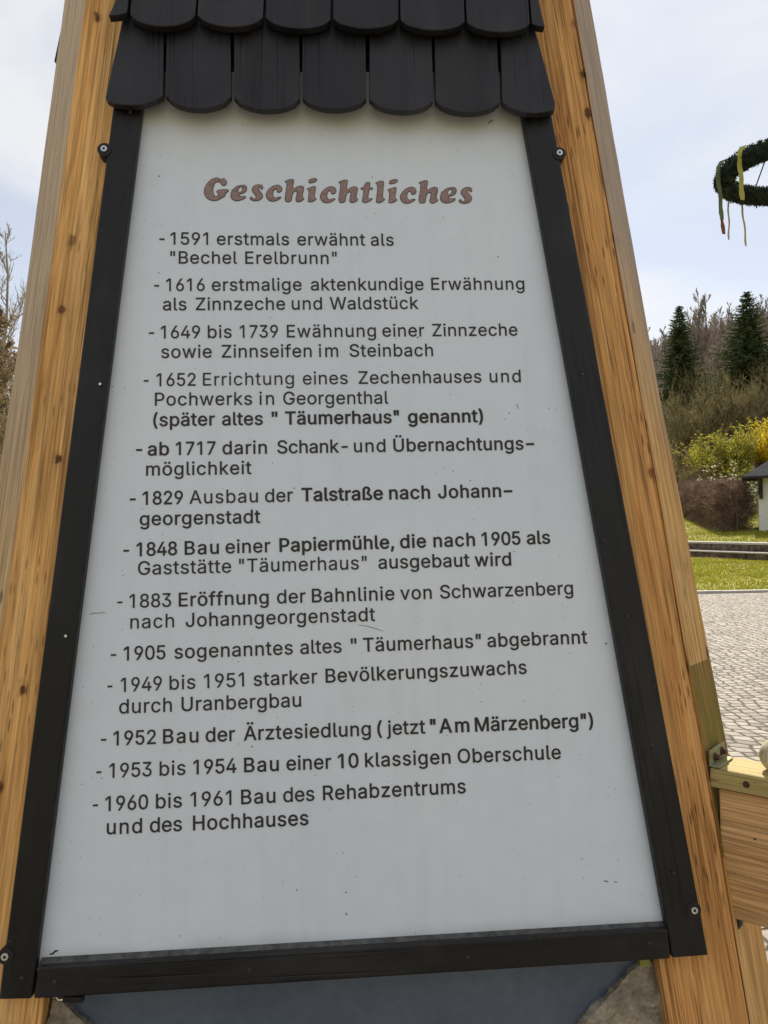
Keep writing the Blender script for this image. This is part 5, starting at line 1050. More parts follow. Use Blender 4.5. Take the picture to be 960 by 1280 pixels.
# blades of grass on the lawns that face the viewer
def blades(name, n, xr, yr, ok, hmin, hmax, mat, seed, wid=0.012):
    r = np.random.RandomState(seed); V = []; Fc = []; cnt = 0
    xs_ = r.uniform(*xr, n * 2); ys_ = r.uniform(*yr, n * 2)
    for x, y in zip(xs_, ys_):
        if cnt >= n: break
        if not ok(x, y): continue
        z = ground_z(x, y) - 0.005; a = r.uniform(0, 6.283); h = r.uniform(hmin, hmax) * (0.7 + 0.6 * (mnoise.noise(Vector((x * .9, y * .9, 0))) + .5)); l = r.uniform(-.6, .6) * h; l2 = r.uniform(-.6, .6) * h
        ca, sa = math.cos(a) * wid, math.sin(a) * wid; b = len(V)
        V += [(x - ca, y - sa, z), (x + ca, y + sa, z), (x + l, y + l2, z + h)]; Fc.append((b, b + 1, b + 2)); cnt += 1
    me = bpy.data.meshes.new(name); me.from_pydata(V, [], Fc); me.materials.append(mat)
    o = bpy.data.objects.new(name, me); COL.objects.link(o); o['kind'] = 'stuff'
    return o
def leafy(name, cols, rough=0.6, trans=0.3, sc=2.0, vary=0.35):
    """leaf or twig colour varied from clump to clump; some light passes through"""
    g = G(name, rough, spec=0.25)
    c = g.coord('Object', rand=20)
    f = g.noise(c, sc, 4); f2 = g.noise(c, sc * 14, 2)
    st = [(0.3 + 0.4 * i / max(1, len(cols) - 1), k) for i, k in enumerate(cols)]
    col = g.mix(vary * 2, g.ramp(f, st), g.ramp(f2, [(0.25, 0.5), (0.75, 1.4)]), 'MULTIPLY')
    g.base(col)
    if trans:
        tr = g.n('BsdfTranslucent'); g.put(tr.inputs[0], col)
        ms = g.n('MixShader'); ms.inputs[0].default_value = trans
        out = [x for x in g.t.nodes if x.type == 'OUTPUT_MATERIAL'][0]
        g.t.links.new(g.b.outputs[0], ms.inputs[1]); g.t.links.new(tr.outputs[0], ms.inputs[2]); g.t.links.new(ms.outputs[0], out.inputs[0])
    return g.mat
M['blade'] = leafy('grass_blades', [(0.40, 0.33, 0.10), (0.25, 0.26, 0.018), (0.31, 0.30, 0.022), (0.43, 0.36, 0.12)], 0.55, 0.4, 0.55, 0.3)
gr = blades('lawn_grass', 150000, (-9, 12.5), (15.0, 31), lambda x, y: side_of(x, y) < -0.36 and y > 15.02, 0.03, 0.07, M['blade'], 1)
gr2 = blades('upper_lawn_grass', 70000, (5, 19), (16, 46), lambda x, y: 0.5 < side_of(x, y) < 11, 0.03, 0.08, M['blade'], 2, 0.014)

# ------------------------------------------------------------------ vegetation builders
M['bark'] = leafy('bark_grey_brown', [(0.10, 0.078, 0.062), (0.16, 0.125, 0.10)], 0.9, 0.0, 3)
M['twig_far'] = leafy('twigs_far_wood', [(0.27, 0.225, 0.185), (0.38, 0.32, 0.26)], 0.9, 0.15, 0.8)  # twig colours lightened to paint in the haze over the hill
M['twig_pale'] = leafy('twigs_pale', [(0.30, 0.26, 0.21), (0.42, 0.37, 0.30)], 0.9, 0.1, 2)
M['twig_olive'] = leafy('twigs_olive', [(0.12, 0.10, 0.05), (0.21, 0.18, 0.085), (0.33, 0.28, 0.14)], 0.85, 0.25, 1.2)
M['twig_hedge'] = leafy('twigs_hedge', [(0.075, 0.045, 0.036), (0.17, 0.11, 0.085), (0.40, 0.29, 0.22)], 0.9, 0.2, 2.6)
M['twig_dry'] = leafy('twigs_dry', [(0.24, 0.19, 0.09), (0.36, 0.29, 0.14), (0.48, 0.39, 0.2)], 0.9, 0.2, 1.5)
M['leaf_brown'] = leafy('dry_brown_leaves', [(0.17, 0.115, 0.065), (0.27, 0.19, 0.115), (0.36, 0.275, 0.18)], 0.8, 0.35, 1.0)
M['needle'] = leafy('spruce_needles', [(0.035, 0.055, 0.02), (0.065, 0.095, 0.03), (0.15, 0.17, 0.05)], 0.7, 0.12, 1.6, 0.4)
M['leaf_lime'] = leafy('fresh_lime_leaves', [(0.24, 0.24, 0.03), (0.38, 0.36, 0.04), (0.50, 0.45, 0.07)], 0.6, 0.45, 1.6)
M['flower_yellow'] = leafy('forsythia_flowers', [(0.62, 0.44, 0.015), (0.80, 0.60, 0.02), (0.85, 0.68, 0.05)], 0.6, 0.4, 2.2, 0.25)
M['leaf_pale'] = leafy('pale_cream_leaves', [(0.40, 0.41, 0.24), (0.56, 0.55, 0.38), (0.66, 0.64, 0.5)], 0.6, 0.4, 2.2, 0.25)

def rdir(r, tilt0, tilt1, az=None):
    a = r.uniform(0, 2 * math.pi) if az is None else az
    t = rad(r.uniform(tilt0, tilt1)); return Vector((math.sin(t) * math.cos(a), math.sin(t) * math.sin(a), math.cos(t)))
def blade_tri(mb, p, d, L_, w, r, mi=0):
    d = d.normalized(); a = d.cross(Vector((r.uniform(-1, 1), r.uniform(-1, 1), r.uniform(-1, 1))))
    if a.length < 1e-4: return
    a = a.normalized() * w
    mb.face([p - a, p + a, p + d * L_], mi)
def leaf_quad(mb, p, s, r, mi=0):
    n = Vector((r.gauss(0, 1), r.gauss(0, 1), r.gauss(0, 1))).normalized()
    a = n.cross(Vector((0.3, 0.5, 0.81))).normalized(); b = n.cross(a)
    mb.face([p - a * s, p - b * s * .55, p + a * s, p + b * s * .55], mi)

def bare_tree(seed, H, spread, nbr, ntw, tw, base_frac=0.3, r0=None, leaves=0, leaf_s=0.05):
    """returns (trunk mesh builder, crown mesh builder, leaf builder)"""
    r = random.Random(seed); tb, cb, lb = MB(), MB(), MB()
    r0 = r0 or H * 0.012
    n = 9; pts = []; x = y = 0
    for i in range(n):
        f = i / (n - 1); pts.append(Vector((x, y, H * .93 * f))); x += r.uniform(-.02, .02) * H * .6; y += r.uniform(-.02, .02) * H * .6
    tb.tube(pts, [r0 * (1 - .86 * i / (n - 1)) for i in range(n)], 6)
    def at(f):
        q = f * (n - 1); i = min(int(q), n - 2); return pts[i].lerp(pts[i + 1], q - i)
    for b in range(nbr):
        f = base_frac + (1 - base_frac) * ((b + r.random()) / nbr) ** 0.85
        f = min(f, 0.99); p = at(f); L_ = H * spread * (1.12 - f) * r.uniform(.7, 1.15)
        d = rdir(r, 28, 68); q = [p]; dd = d.copy()
        m_ = 5
        for k in range(m_):
            dd = (dd + Vector((r.uniform(-.22, .22), r.uniform(-.22, .22), .16))).normalized(); q.append(q[-1] + dd * L_ / m_)
        rb = r0 * .42 * (1.15 - f)
        tb.tube(q, [max(rb * (1 - .9 * k / m_), tw * .4) for k in range(m_ + 1)], 4, cap=False)
        for s in range(ntw):
            g = r.uniform(.15, 1.0) * m_; i = min(int(g), m_ - 1); pp = q[i].lerp(q[i + 1], g - i)
            d2 = (dd * .5 + rdir(r, 10, 85)).normalized(); l2 = L_ * r.uniform(.14, .38)
            blade_tri(cb, pp, d2, l2, tw, r)
            for _ in range(3):
                p3 = pp + d2 * l2 * r.uniform(.2, .9); d3 = (d2 + rdir(r, 0, 90) * .9).normalized()
                blade_tri(cb, p3, d3, l2 * r.uniform(.3, .65), tw * .7, r)
                for _ in range(leaves): leaf_quad(lb, p3 + d3 * l2 * r.uniform(0, .6) + Vector((r.gauss(0, .05), r.gauss(0, .05), r.gauss(0, .05))) * H * .1, leaf_s * r.uniform(.6, 1.3), r)
    return tb, cb, lb

def plant(name, loc, rz, label, cat, parts, group=None):
    root = empty(name, loc, rz); tag(root, label, cat, group)
    for pn, src, mat in parts:
        if isinstance(src, MB):
            if not src.f: continue
            me = src.mesh(pn, mat)
        else: me = src
        o = bpy.data.objects.new(pn, me); COL.objects.link(o); o.parent = root
    return root
def ground_at(px, dist):
    """survey: x, y, z of the ground below photo column px at a distance"""
    x = dist * ((px - 480) / FPX); return Vector((x, dist, ground_z(x, dist)))

def spruce(seed, H, R0, name, px, d, label):
    r = random.Random(seed); tb, cb = MB(), MB()
    tb.tube([(0, 0, -.2), (0, 0, H * .5), (0, 0, H * .99)], [H * .014, H * .009, .012], 7)
    z = 0.06 * H
    while z < H * .985:
        f = z / H; L0 = R0 * (1 - f) ** 0.82 + .08
        nb = int(7 + 5 * (1 - f)); a0 = r.random() * 6.28
        for b in range(nb):
            a = a0 + 2 * math.pi * (b + r.uniform(-.3, .3)) / nb; L_ = L0 * r.uniform(.62, 1.18)
            up = .55 - 0.95 * (1 - f) ** .6
            d0 = Vector((math.cos(a), math.sin(a), up * .5)).normalized()
            p = Vector((0, 0, z + r.uniform(-.1, .1))); q = [p]; dd = d0.copy(); m_ = 4
            for k in range(m_):
                dd = (dd + Vector((0, 0, -.10 + .11 * k))).normalized(); q.append(q[-1] + dd * L_ / m_)
            cb.tube(q, [.025 * (1 - f) + .006] * m_ + [.004], 3, cap=False)
            ns = int(10 + 20 * (1 - f))
            for s in range(ns):
                g = (s + r.random()) / ns * m_; i = min(int(g), m_ - 1); pp = q[i].lerp(q[i + 1], g - i)
                sd_ = Vector((-math.sin(a), math.cos(a), 0)) * (1 if s % 2 else -1)
                l2 = L_ * .30 * (1.1 - g / m_) * r.uniform(.7, 1.3) + .07
                d2 = (dd * .75 + sd_ * r.uniform(.3, 1) + Vector((0, 0, r.uniform(-.75, .12)))).normalized()
                blade_tri(cb, pp, d2, l2, .035 + .03 * (1 - f), r)
                blade_tri(cb, pp + d2 * l2 * .4, (d2 + Vector((0, 0, r.uniform(-.9, 0)))).normalized(), l2 * .7, .03, r)
        z += (0.045 + .035 * (1 - f)) * H ** .5 * .75
    loc = ground_at(px, d)
    return plant(name, loc, r.random() * 6, label, 'tree', [('trunk', tb, M['bark']), ('crown', cb, M['needle'])])

def thicket(seed, H, R0, stems, sub, tw, flop=0.3, leaves=0, leaf_s=.03, fill_=1.0):
    """many-stemmed shrub: returns stems builder, twigs builder, leaves builder"""
    r = random.Random(seed); sb, tbb, lb = MB(), MB(), MB()
    for s in range(stems):
        a = r.uniform(0, 6.283); ro = R0 * .35 * math.sqrt(r.random()); p = Vector((math.cos(a) * ro, math.sin(a) * ro, -.1))
        L_ = H * r.uniform(.65, 1.08); dd = (Vector((math.cos(a), math.sin(a), 0)) * r.uniform(0.0, .75) * R0 / H * 1.6 + Vector((0, 0, 1))).normalized()
        q = [p]; m_ = 5
        for k in range(m_):
            dd = (dd + Vector((math.cos(a), math.sin(a), 0)) * flop * r.uniform(0, .35) + Vector((r.uniform(-.15, .15), r.uniform(-.15, .15), -flop * .12 * k))).normalized()
            q.append(q[-1] + dd * L_ / m_)
        sb.tube(q, [max(tw, .012 * H * .5 * (1 - .8 * k / m_)) for k in range(m_ + 1)], 3, cap=False)
        for _ in range(sub):
            g = r.uniform(.12, 1) * m_; i = min(int(g), m_ - 1); pp = q[i].lerp(q[i + 1], g - i)
            d2 = (dd * .6 + rdir(r, 5, 100)).normalized(); l2 = L_ * r.uniform(.12, .3)
            blade_tri(tbb, pp, d2, l2, tw, r)
            for _ in range(2):
                p3 = pp + d2 * l2 * r.uniform(.2, .9); d3 = (d2 + rdir(r, 0, 100)).normalized(); blade_tri(tbb, p3, d3, l2 * r.uniform(.3, .7), tw * .75, r)
            for _ in range(leaves): leaf_quad(lb, pp + d2 * l2 * r.uniform(0, 1) + Vector((r.gauss(0, .5), r.gauss(0, .5), r.gauss(0, .5))) * leaf_s * 2, leaf_s * r.uniform(.6, 1.4), r)
    return sb, tbb, lb

def shrub(name, seed, px, d, H, R0, stems, sub, tw, label, twig, leaf=None, leaves=0, leaf_s=.03, flop=.3, cat='shrub', group=None):
    sb, tb, lb = thicket(seed, H, R0, stems, sub, tw, flop, leaves, leaf_s)
    parts = [('stems', sb, twig), ('twigs', tb, twig)]
    if leaf: parts.append(('leaves' if 'flower' not in leaf.name else 'flowers', lb, leaf))
    return plant(name, ground_at(px, d), seed * .7, label, cat, parts, group)

# ------------------------------------------------------------------ two tall spruces
spruce(1, 9.8, 3.1, 'spruce_tree', 855, 60, 'dark narrow spruce beside the right post, left of the two tall spruces')
spruce(2, 9.3, 4.3, 'spruce_tree', 940, 56, 'dark broad spruce at the right edge behind the yellow forsythia')

# ------------------------------------------------------------------ shrubs on the slope
shrub('forsythia', 31, 958, 43, 2.1, 1.3, 46, 16, .012, 'bright yellow forsythia in flower above the hut roof', M['twig_dry'], M['flower_yellow'], 9, .06, .35)
shrub('leafing_shrub', 32, 909, 42, 3.2, 1.1, 54, 18, .012, 'rounded lime green shrub coming into leaf left of the forsythia', M['twig_olive'], M['leaf_lime'], 12, .06, .3)
shrub('leafing_shrub', 37, 938, 40, 2.0, 1.3, 34, 14, .012, 'low olive green shrub coming into leaf below the forsythia', M['twig_olive'], M['leaf_lime'], 7, .05, .3)
shrub('cream_shrub', 33, 928, 37, 2.3, 1.7, 28, 14, .011, 'loose shrub with pale cream leaves between the hedge and the hut roof', M['twig_olive'], M['leaf_pale'], 3, .062, .35)
shrub('dry_shrub', 34, 848, 46, 2.6, 1.5, 60, 16, .016, 'dry straw brown shrub close beside the right post above the hedge', M['twig_dry'])
shrub('dry_shrub', 35, 874, 53, 1.7, 1.9, 60, 16, .016, 'dry straw brown shrub behind the white boulder', M['twig_dry'])
shrub('dry_shrub', 36, 822, 44, 3.0, 1.6, 50, 16, .016, 'dry straw brown shrub half hidden behind the right post', M['twig_dry'])
shrub('dry_shrub', 38, 866, 43, 1.2, 1.3, 50, 16, .014, 'low dry straw brown shrub between the hedge and the white boulder', M['twig_dry'])

# tangled bare thickets in front of the spruces, in two rows
rt = random.Random(50)
th = [thicket(60 + i, 6.2, 2.6, 44, 18, .027, .22) for i in range(3)]
thm = [(a.mesh('stems', M['twig_olive']), b.mesh('twigs', M['twig_olive'])) for a, b, _ in th]
spots = [(826, 50, .9), (846, 49, .72), (872, 50, 1.0), (893, 48, 1.02), (915, 49, .95), (938, 48, .85), (962, 50, .95), (800, 52, 1), (835, 55, .8), (880, 57, 1.15), (905, 58, 1.2), (965, 57, 1.2), (985, 52, 1), (1010, 54, 1.1), (1040, 50, 1), (770, 54, 1)]
for i, (px, d, s) in enumerate(spots):
    a, b = thm[i % 3]
    o = plant('bare_thicket', ground_at(px, d) - Vector((0, 0, .2)), rt.random() * 6, 'bare olive brown thicket at the foot of the spruces', 'thicket', [('stems', a, None), ('twigs', b, None)], 'bare thickets at the foot of the spruces')
    s *= .62; o.scale = (s * 1.15, s * 1.15, s * rt.uniform(.85, 1.1))

# ------------------------------------------------------------------ clipped bare hedge behind the lawn
def hedge(p0, p1, h0, h1, wid, n, seed):
    r = random.Random(seed); mb, core = MB(), MB(); L_ = (p1 - p0).length; d = (p1 - p0) / L_; nr = Vector((-d.y, d.x, 0))
    # dense inner mass of short twigs, then the outer ones
    for i in range(n):
        f = r.random(); z1 = h0 + (h1 - h0) * f; lump = 1 + .09 * mnoise.noise(Vector((f * L_ * 1.1, 0, seed)))
        v = r.uniform(-1, 1); zz = r.random() ** .8
        prof = math.sqrt(max(0, 1 - max(0, zz - .55) ** 2 * 3.2))
        p = p0 + d * (f * L_) + nr * (v * wid * .5 * prof * lump); p.z = ground_z(p.x, p.y) + zz * z1 * lump
        out = (nr * v * .8 + Vector((r.uniform(-.5, .5), r.uniform(-.5, .5), r.uniform(-.1, 1.1)))).normalized()
        blade_tri(mb, p, out, r.uniform(.14, .36), .011, r)
    for i in range(int(L_ / .25)):
        p = p0 + d * (i * .25 + r.uniform(-.1, .1)) + nr * r.uniform(-.2, .2); z = ground_z(p.x, p.y)
        core.tube([(p.x, p.y, z - .1), (p.x + r.uniform(-.2, .2), p.y + r.uniform(-.2, .2), z + h0 * .8)], [.022, .01], 4)
    return core, mb
pa = Vector((12.70, 29.0, 0)); pb = Vector((16.1, 42.5, 0))
core, tw_ = hedge(pa, pb, 1.75, 1.5, 1.3, 42000, 5)
hr = empty('hedge', ((pa + pb) / 2)); hr.location.z = ground_z(hr.location.x, hr.location.y)
tag(hr, 'clipped leafless purple brown hedge running back from the hut', 'hedge')
for nm, b, mt in (('stems', core, M['bark']), ('twigs', tw_, M['twig_hedge'])):
    o = b.build(nm, mt); o.parent = hr; o.matrix_parent_inverse = Matrix.Translation(-hr.location)

# white boulder in the scrub
def boulder(px, d, s, label):
    bm = bmesh.new(); bmesh.ops.create_icosphere(bm, subdivisions=4, radius=1)
    for v in bm.verts:
        n = mnoise.fractal(v.co * 1.3 + Vector((4, 2, 0)), 1, 2, 4)
        v.co *= 1 + .22 * n; v.co.z *= .62
    me = bpy.data.meshes.new('boulder'); bm.to_mesh(me); bm.free(); me.materials.append(rock_mat('white_boulder', (.45, .45, .44), (.62, .62, .61), (.74, .74, .73), 3))
    o = bpy.data.objects.new('boulder', me); COL.objects.link(o); o.location = ground_at(px, d) + Vector((0, 0, s * .3)); o.scale = (s, s * .8, s)
    tag(o, label, 'boulder'); return o
boulder(868, 49, .42, 'whitish boulder lying in the dry scrub under the narrow spruce')

# ------------------------------------------------------------------ small rendered hut with a slate roof
hut = empty('garden_hut', ground_at(1010, 29.2)); HO = hut.location.copy(); hz = ground_z(13.3, 28.4)
tag(hut, 'small pale rendered hut with grey slate roof beside the hedge', 'hut')
M['render'] = paint('pale_render', (0.66, 0.66, 0.62), 0.85, 0.08, 12)
M['timber_dark'] = paint('dark_brown_timber', (0.035, 0.022, 0.016), 0.7, 0.3, 30)
def slates():
    g = G('roof_slates', 0.9, spec=0.1)
    b = g.n('TexBrick'); g.put(b.inputs['Vector'], g.coord('Object')); b.inputs['Scale'].default_value = 4.5
    b.inputs['Color1'].default_value = (0.036, 0.037, 0.042, 1); b.inputs['Color2'].default_value = (0.05, 0.052, 0.058, 1); b.inputs['Mortar'].default_value = (0.03, 0.03, 0.034, 1)
    b.inputs['Mortar Size'].default_value = 0.015; g.base(b.outputs['Color']); return g.mat
M['slate_roof'] = slates()
hx0 = 28.4 * (948.5 - 480) / FPX; HWD, HDP, HE = 3.4, 2.8, 1.95
HM = Matrix.Translation((hx0, 28.4, hz)) @ Matrix.Rotation(rad(-24.5), 4, 'Z')
def hpart(name, mb, mat, bevel=0.0): return mb.build(name, mat, hut, HM, bevel=bevel)
m = MB(); m.box(0, HWD, 0, .22, -.5, HE); m.box(0, .22, .2205, HDP, -.5, HE); m.box(HWD - .22, HWD, .2205, HDP, -.5, HE); m.box(.2205, HWD - .2205, HDP - .22, HDP, -.5, HE)
hpart('wall', m, M['render'], .01)
m = MB(); e = .52; zr = HE + 1.15
A, B, C_, D_ = (-e, -e, HE), (HWD + e, -e, HE), (HWD + e, HDP + e, HE), (-e, HDP + e, HE); R1, R2 = (1.25, HDP / 2, zr), (HWD - 1.25, HDP / 2, zr)
m.v = [A, B, C_, D_, R1, R2] + [(p[0], p[1], p[2] - .07) for p in (A, B, C_, D_)]
m.f = [(0, 1, 5, 4), (1, 2, 5), (2, 3, 4, 5), (3, 0, 4), (0, 6, 7, 1), (1, 7, 8, 2), (2, 8, 9, 3), (3, 9, 6, 0), (9, 8, 7, 6)]; m.m = [0] * 9
hpart('roof', m, M['slate_roof'])
m = MB(); m.tube([(1.2, HDP / 2, zr + .02), (HWD - 1.2, HDP / 2, zr + .02)], [.05, .05], 8); hpart('ridge', m, M['timber_dark'])
for xx in (-.02, HWD - .1):
    m = MB(); m.tube([(xx + .06, -.06, 1.3), (xx + .06, -.46, HE - .1)], [.05, .05], 4); hpart('brace', m, M['timber_dark'])
for xx in (.02, HWD - .14):
    m = MB(); m.box(xx, xx + .12, -.13, -.003, 1.15, HE - .075); hpart('bracket_post', m, M['timber_dark'])
m = MB(); m.box(1.3, 2.1, -.03, -.003, .01, 1.75); dr = hpart('door', m, M['timber_dark'], .01)
m = MB(); m.box(2.0, 2.04, -.06, -.031, .85, .97); m.build('handle', M['steel'], dr, HM)

# ------------------------------------------------------------------ the leafless wood on the hill (individual trees)
rf = random.Random(77)
var = []
for i in range(5):
    a, b, _ = bare_tree(200 + i, 11.5, .38, 28, 34, .029, .16)
    var.append((a.mesh('trunk', M['bark']), b.mesh('crown', M['twig_far'])))
def wood_tree(x, y, s, label, group):
    a, b = var[rf.randrange(5)]
    o = plant('bare_tree', (x, y, ground_z(x, y) - .2), rf.random() * 6.28, label, 'tree', [('trunk', a, None), ('crown', b, None)], group)
    o.scale = (s * rf.uniform(.85, 1.1), s * rf.uniform(.85, 1.1), s * rf.uniform(.88, 1.12))
cnt = 0
LBL = 'leafless grey brown tree in the wood on the hill'
while cnt < 270:
    d = 66 + 108 * rf.random() ** .6
    if cnt < 70: px = rf.uniform(800, 975); d = rf.uniform(140, 176)
    elif cnt < 235: px = rf.uniform(800, 985)
    else: px = rf.choice([rf.uniform(500, 800), rf.uniform(985, 1350)])
    x = d * (px - 480) / FPX
    if side_of(x, d) < 24: continue
    wood_tree(x, d, rf.uniform(.72, 1.05), LBL, 'leafless trees of the wood on the hill'); cnt += 1
# the rest of the wood, far off along the ridge, reads as one mass
light = []
for i in range(4):
    a, b, _ = bare_tree(240 + i, 10.5, .36, 18, 9, .045, .14)
    n0 = len(a.v); light.append((np.array(a.v + b.v), a.f + [tuple(q + n0 for q in f) for f in b.f]))
V_, F_l, off_ = [], [], 0; rw_ = random.Random(41); k_ = 0
while k_ < 420:
    inside = k_ < 170
    d = rw_.uniform(120, 182) if inside else 62 + 125 * rw_.random() ** .6
    px = rw_.uniform(790, 985) if inside else rw_.choice([rw_.uniform(330, 800), rw_.uniform(330, 800), rw_.uniform(985, 1400)])
    x = d * (px - 480) / FPX
    if side_of(x, d) < 22: continue
    vv, ff = light[rw_.randrange(4)]; a = rw_.random() * 6.28; s = rw_.uniform(.7, 1.05); c_, s_ = math.cos(a) * s, math.sin(a) * s
    V_.append(np.stack([vv[:, 0] * c_ - vv[:, 1] * s_ + x, vv[:, 0] * s_ + vv[:, 1] * c_ + d, vv[:, 2] * s + ground_z(x, d) - .2], 1))
    F_l += [tuple(q + off_ for q in f) for f in ff]; off_ += len(vv); k_ += 1
me = bpy.data.meshes.new('distant_wood'); me.from_pydata(np.concatenate(V_).tolist(), [], F_l); me.materials.append(M['twig_far'])
o = bpy.data.objects.new('distant_wood', me); COL.objects.link(o); o['kind'] = 'stuff'
# brush under the wood: nobody could count it
V = MB(); rb = random.Random(9)
for _ in range(36000):
    d = 58 + 112 * rb.random(); px = rb.uniform(780, 1010) if rb.random() < .4 else rb.uniform(330, 1300); x = d * (px - 480) / FPX
    
    if side_of(x, d) < 20: continue
    p = Vector((x, d, ground_z(x, d) + rb.random() ** 2 * 2.5)); blade_tri(V, p, rdir(rb, 0, 60), rb.uniform(.6, 2.2), .05, rb)
o = V.build('undergrowth', M['twig_far']); o['kind'] = 'stuff'

# ------------------------------------------------------------------ trees left of the sign
a, b, c = bare_tree(301, 9.5, .42, 22, 18, .016, .12, leaves=2, leaf_s=.075)
lt = (a.mesh('trunk', M['bark']), b.mesh('twigs', M['twig_dry']), c.mesh('leaves', M['leaf_brown']))
a, b, c = bare_tree(302, 10.5, .40, 24, 20, .013, .15)
lp = (a.mesh('trunk', M['twig_pale']), b.mesh('twigs', M['twig_pale']))
def gp(px, d):
    return ground_at(px, d)
p = gp(2, 34); o = plant('pale_tree', p, .6, 'pale leafless tree rising above the brown leaved trees left of the sign', 'tree', [('trunk', lp[0], None), ('crown', lp[1], None)]); o.scale = (1.35, 1.35, 1.42)
p = gp(-60, 36); o = plant('pale_tree', p, 2.6, 'pale leafless tree at the left edge behind the brown leaved trees', 'tree', [('trunk', lp[0], None), ('crown', lp[1], None)]); o.scale = (1.2, 1.2, 1.3)
for i, (px, d, s) in enumerate([(-2, 30, .98), (24, 33, .9), (-50, 29, .95), (60, 34, .85), (-110, 31, 1.0), (-5, 27, .62), (-170, 30, 1), (-240, 33, 1.1)]):
    o = plant('brown_leaved_tree', gp(px, d), i * 1.3, 'bushy tree holding dry brown leaves left of the sign', 'tree', [('trunk', lt[0], None), ('twigs', lt[1], None), ('crown', lt[2], None)], 'brown leaved trees left of the sign')
    o.scale = (s * 1.2, s * 1.2, s * 1.12)
rl = random.Random(3)
for i in range(20):
    px = rl.uniform(-420, 330); d = rl.uniform(44, 80)
    x = d * (px - 480) / FPX
    wood_tree(x, d, rl.uniform(.8, 1.05), 'leafless grey brown tree in the far row left of the sign', 'leafless trees far left of the sign')

# ------------------------------------------------------------------ decorated wreath on its pole
WD_ = 6.7; wc = CAM + (R_ * ((998 - 480) / FPX) - U_ * ((211 - 640) / FPX) + F_) * WD_
RR, RT = 0.575, 0.086
WX = Matrix.Translation(wc)
M['fir'] = leafy('fir_sprigs', [(0.006, 0.014, 0.008), (0.012, 0.024, 0.012), (0.022, 0.036, 0.016)], 0.7, 0.1, 9, 0.3)
wr = empty('hanging_wreath', wc); tag(wr, 'dark green fir wreath with coloured ribbons hanging at upper right', 'wreath')
rg = random.Random(12); m = MB(); K, Q = 72, 14
for i in range(K):
    a = 2 * math.pi * i / K
    for j in range(Q):
        t = 2 * math.pi * j / Q; rt_ = RT * (.9 + .2 * mnoise.noise(Vector((math.cos(a) * 6, math.sin(a) * 6, t))))
        m.v.append(((RR + rt_ * math.cos(t)) * math.cos(a), (RR + rt_ * math.cos(t)) * math.sin(a), rt_ * math.sin(t)))
for i in range(K):
    for j in range(Q):
        i2, j2 = (i + 1) % K, (j + 1) % Q; m.f.append((i * Q + j, i2 * Q + j, i2 * Q + j2, i * Q + j2)); m.m.append(0)
for _ in range(9000):
    a, t = rg.uniform(0, 6.283), rg.uniform(0, 6.283)
    o_ = Vector((math.cos(a) * math.cos(t), math.sin(a) * math.cos(t), math.sin(t))); tn = Vector((-math.sin(a), math.cos(a), 0))
    p = Vector((math.cos(a) * RR, math.sin(a) * RR, 0)) + o_ * RT * .86
    blade_tri(m, p, o_ * .7 + tn * rg.uniform(-.9, .9), rg.uniform(.008, .030), .006, rg)
m.build('ring', M['fir'], wr, WX)
M['rib_green'] = leafy('ribbon_green', [(0.17, 0.22, 0.10), (0.2, 0.25, 0.12)], .5, .25, 5, .1)
M['rib_yellow'] = leafy('ribbon_yellow', [(0.46, 0.46, 0.09), (0.54, 0.52, 0.14)], .5, .25, 5, .1)
M['rib_red'] = leafy('ribbon_red', [(0.26, 0.09, 0.06), (0.32, 0.12, 0.08)], .5, .2, 5, .1)
M['rib_gold'] = leafy('ribbon_gold', [(0.50, 0.43, 0.24), (0.58, 0.52, 0.34)], .5, .3, 5, .1)
def ribbon(name, pts, wid, mat, curl=.3):
    """a thin cloth strip through the points, twisting a little; real thickness"""
    m = MB(); n = len(pts); P = []
    for i, p in enumerate(pts):
        a = curl * math.sin(i * 1.7); w_ = wid / 2 * (1 - .15 * math.sin(i * 2.1))
        sx = Vector((math.cos(a), math.sin(a), 0)) * w_; th = Vector((-math.sin(a), math.cos(a), 0)) * .0012
        p = p - wc; P.append([p - sx - th, p + sx - th, p + sx + th, p - sx + th])
    for i in range(n - 1):
        b = len(m.v); m.v += [tuple(q) for q in P[i] + P[i + 1]]
        for q in range(4): r = (q + 1) % 4; m.f.append((b + q, b + r, b + 4 + r, b + 4 + q)); m.m.append(0)
    return m.build(name, mat, wr, WX)
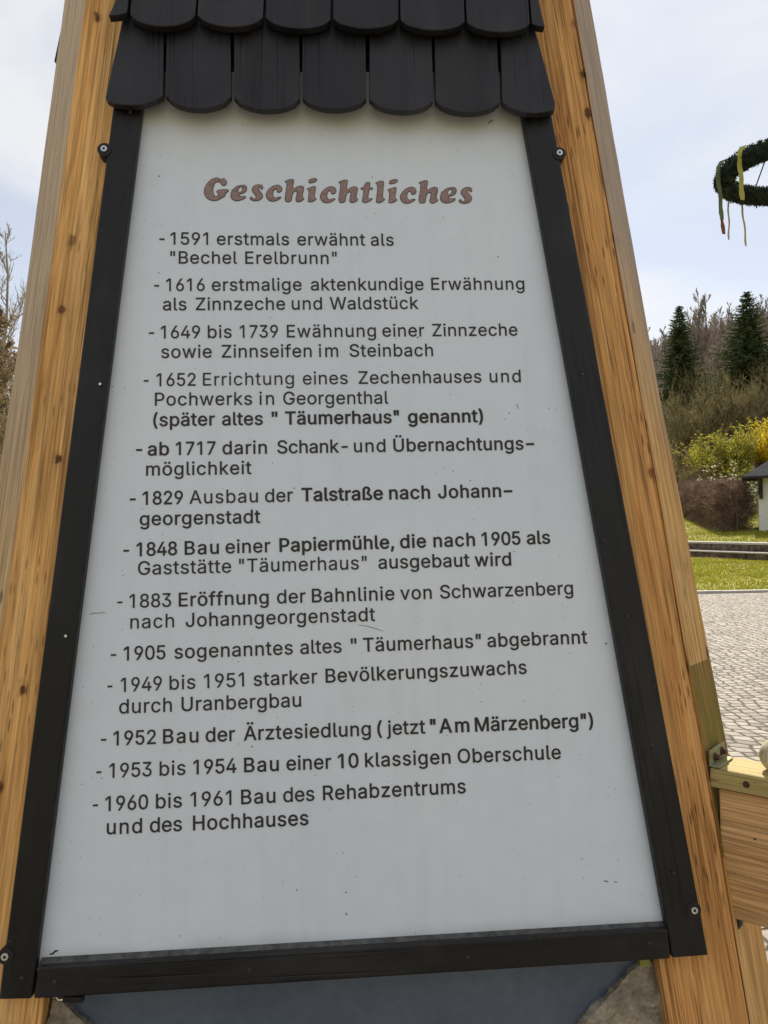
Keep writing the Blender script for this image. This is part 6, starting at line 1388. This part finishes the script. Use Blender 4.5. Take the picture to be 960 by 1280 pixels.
# where the ring's skin is, towards the viewer, at an angle round it
def skin(a, t, off=.012):
    o_ = Vector((math.cos(a) * math.cos(t), math.sin(a) * math.cos(t), math.sin(t)))
    return wc + Vector((math.cos(a) * RR, math.sin(a) * RR, 0)) + o_ * (RT + off)
def ring_ribbon(a, t0, t1, tail, wid, mat, mat2=None, name='ribbon', sway=0.0):
    pts = [skin(a, t0 + (t1 - t0) * i / 7) for i in range(8)]
    e_ = pts[-1]; k = 7
    ribbon(name, pts + [e_ + Vector((sway * i / k + .006 * math.sin(i * 1.3), -.004 * i, -tail * (i / k) * (.72 if mat2 else 1))) for i in range(1, k + 1)], wid, mat)
    if mat2:
        b = e_ + Vector((sway, -.03, -tail * .70))
        ribbon(name, [b + Vector((.003 * i, .004, -tail * .30 * i / 3)) for i in range(4)], wid * .8, mat2)
def hang(a, z_top, length, wid, mat, sway=0.0, side=1):
    """a ribbon knotted over the ring at angle a, hanging free"""
    t_ = rad(180) if side < 0 else 0
    q = [skin(a, rad(x), .014) for x in ((150, 90, 50, 15, -15) if side > 0 else (30, 90, 130, 165, 195))]
    e_ = q[-1]; k = 8
    return ribbon('ribbon', q + [e_ + Vector((sway * i / k + .004 * math.sin(i * 1.3 + a), .003 * math.sin(i * .9), -length * i / k)) for i in range(1, k + 1)], wid, mat), e_ + Vector((sway, 0, -length))
_, e_ = hang(rad(180), 0, .38, .034, M['rib_green'], .02)
ribbon('ribbon', [e_ + Vector((.004 * i, .004, .012 - .14 * i / 4)) for i in range(5)], .030, M['rib_red'])
hang(rad(204), 0, .33, .038, M['rib_yellow'], .012)
hang(rad(120), 0, .36, .015, M['rib_gold'], -.005)
hang(rad(106), 0, .40, .017, M['rib_gold'], .03)
hang(rad(310), 0, .40, .046, M['rib_red'])
hang(rad(20), 0, .40, .046, M['rib_green'])
# the pole that carries it stands outside the photograph
pole_h = wc.z + 0.8
pole = empty('wreath_pole', (wc.x, wc.y, 0)); tag(pole, 'tall slim timber pole standing on the cobbles and carrying the fir wreath', 'pole')
m = MB(); m.tube([(0, 0, -.3), (0, 0, pole_h * .5), (0, 0, pole_h)], [.075, .065, .05], 14); o = m.build('shaft', M['post'], pole, Matrix.Translation((wc.x, wc.y, 0)), smooth=True)
m = MB(); m.tube([(0, 0, pole_h), (0, 0, pole_h + .05), (0, 0, pole_h + .1)], [.07, .07, .02], 12); m.build('cap', M['black'], pole, Matrix.Translation((wc.x, wc.y, 0)))
for a in (rad(100), rad(245), rad(350)):
    m = MB(); p0 = skin(a, rad(100), 0) - wc; p1 = Vector((.05 * math.cos(a), .05 * math.sin(a), 0.72))
    m.tube([p0 - Vector((0, 0, .2)), p0, p1], [.006] * 3, 5); m.build('cord', M['timber_dark'], wr, WX)
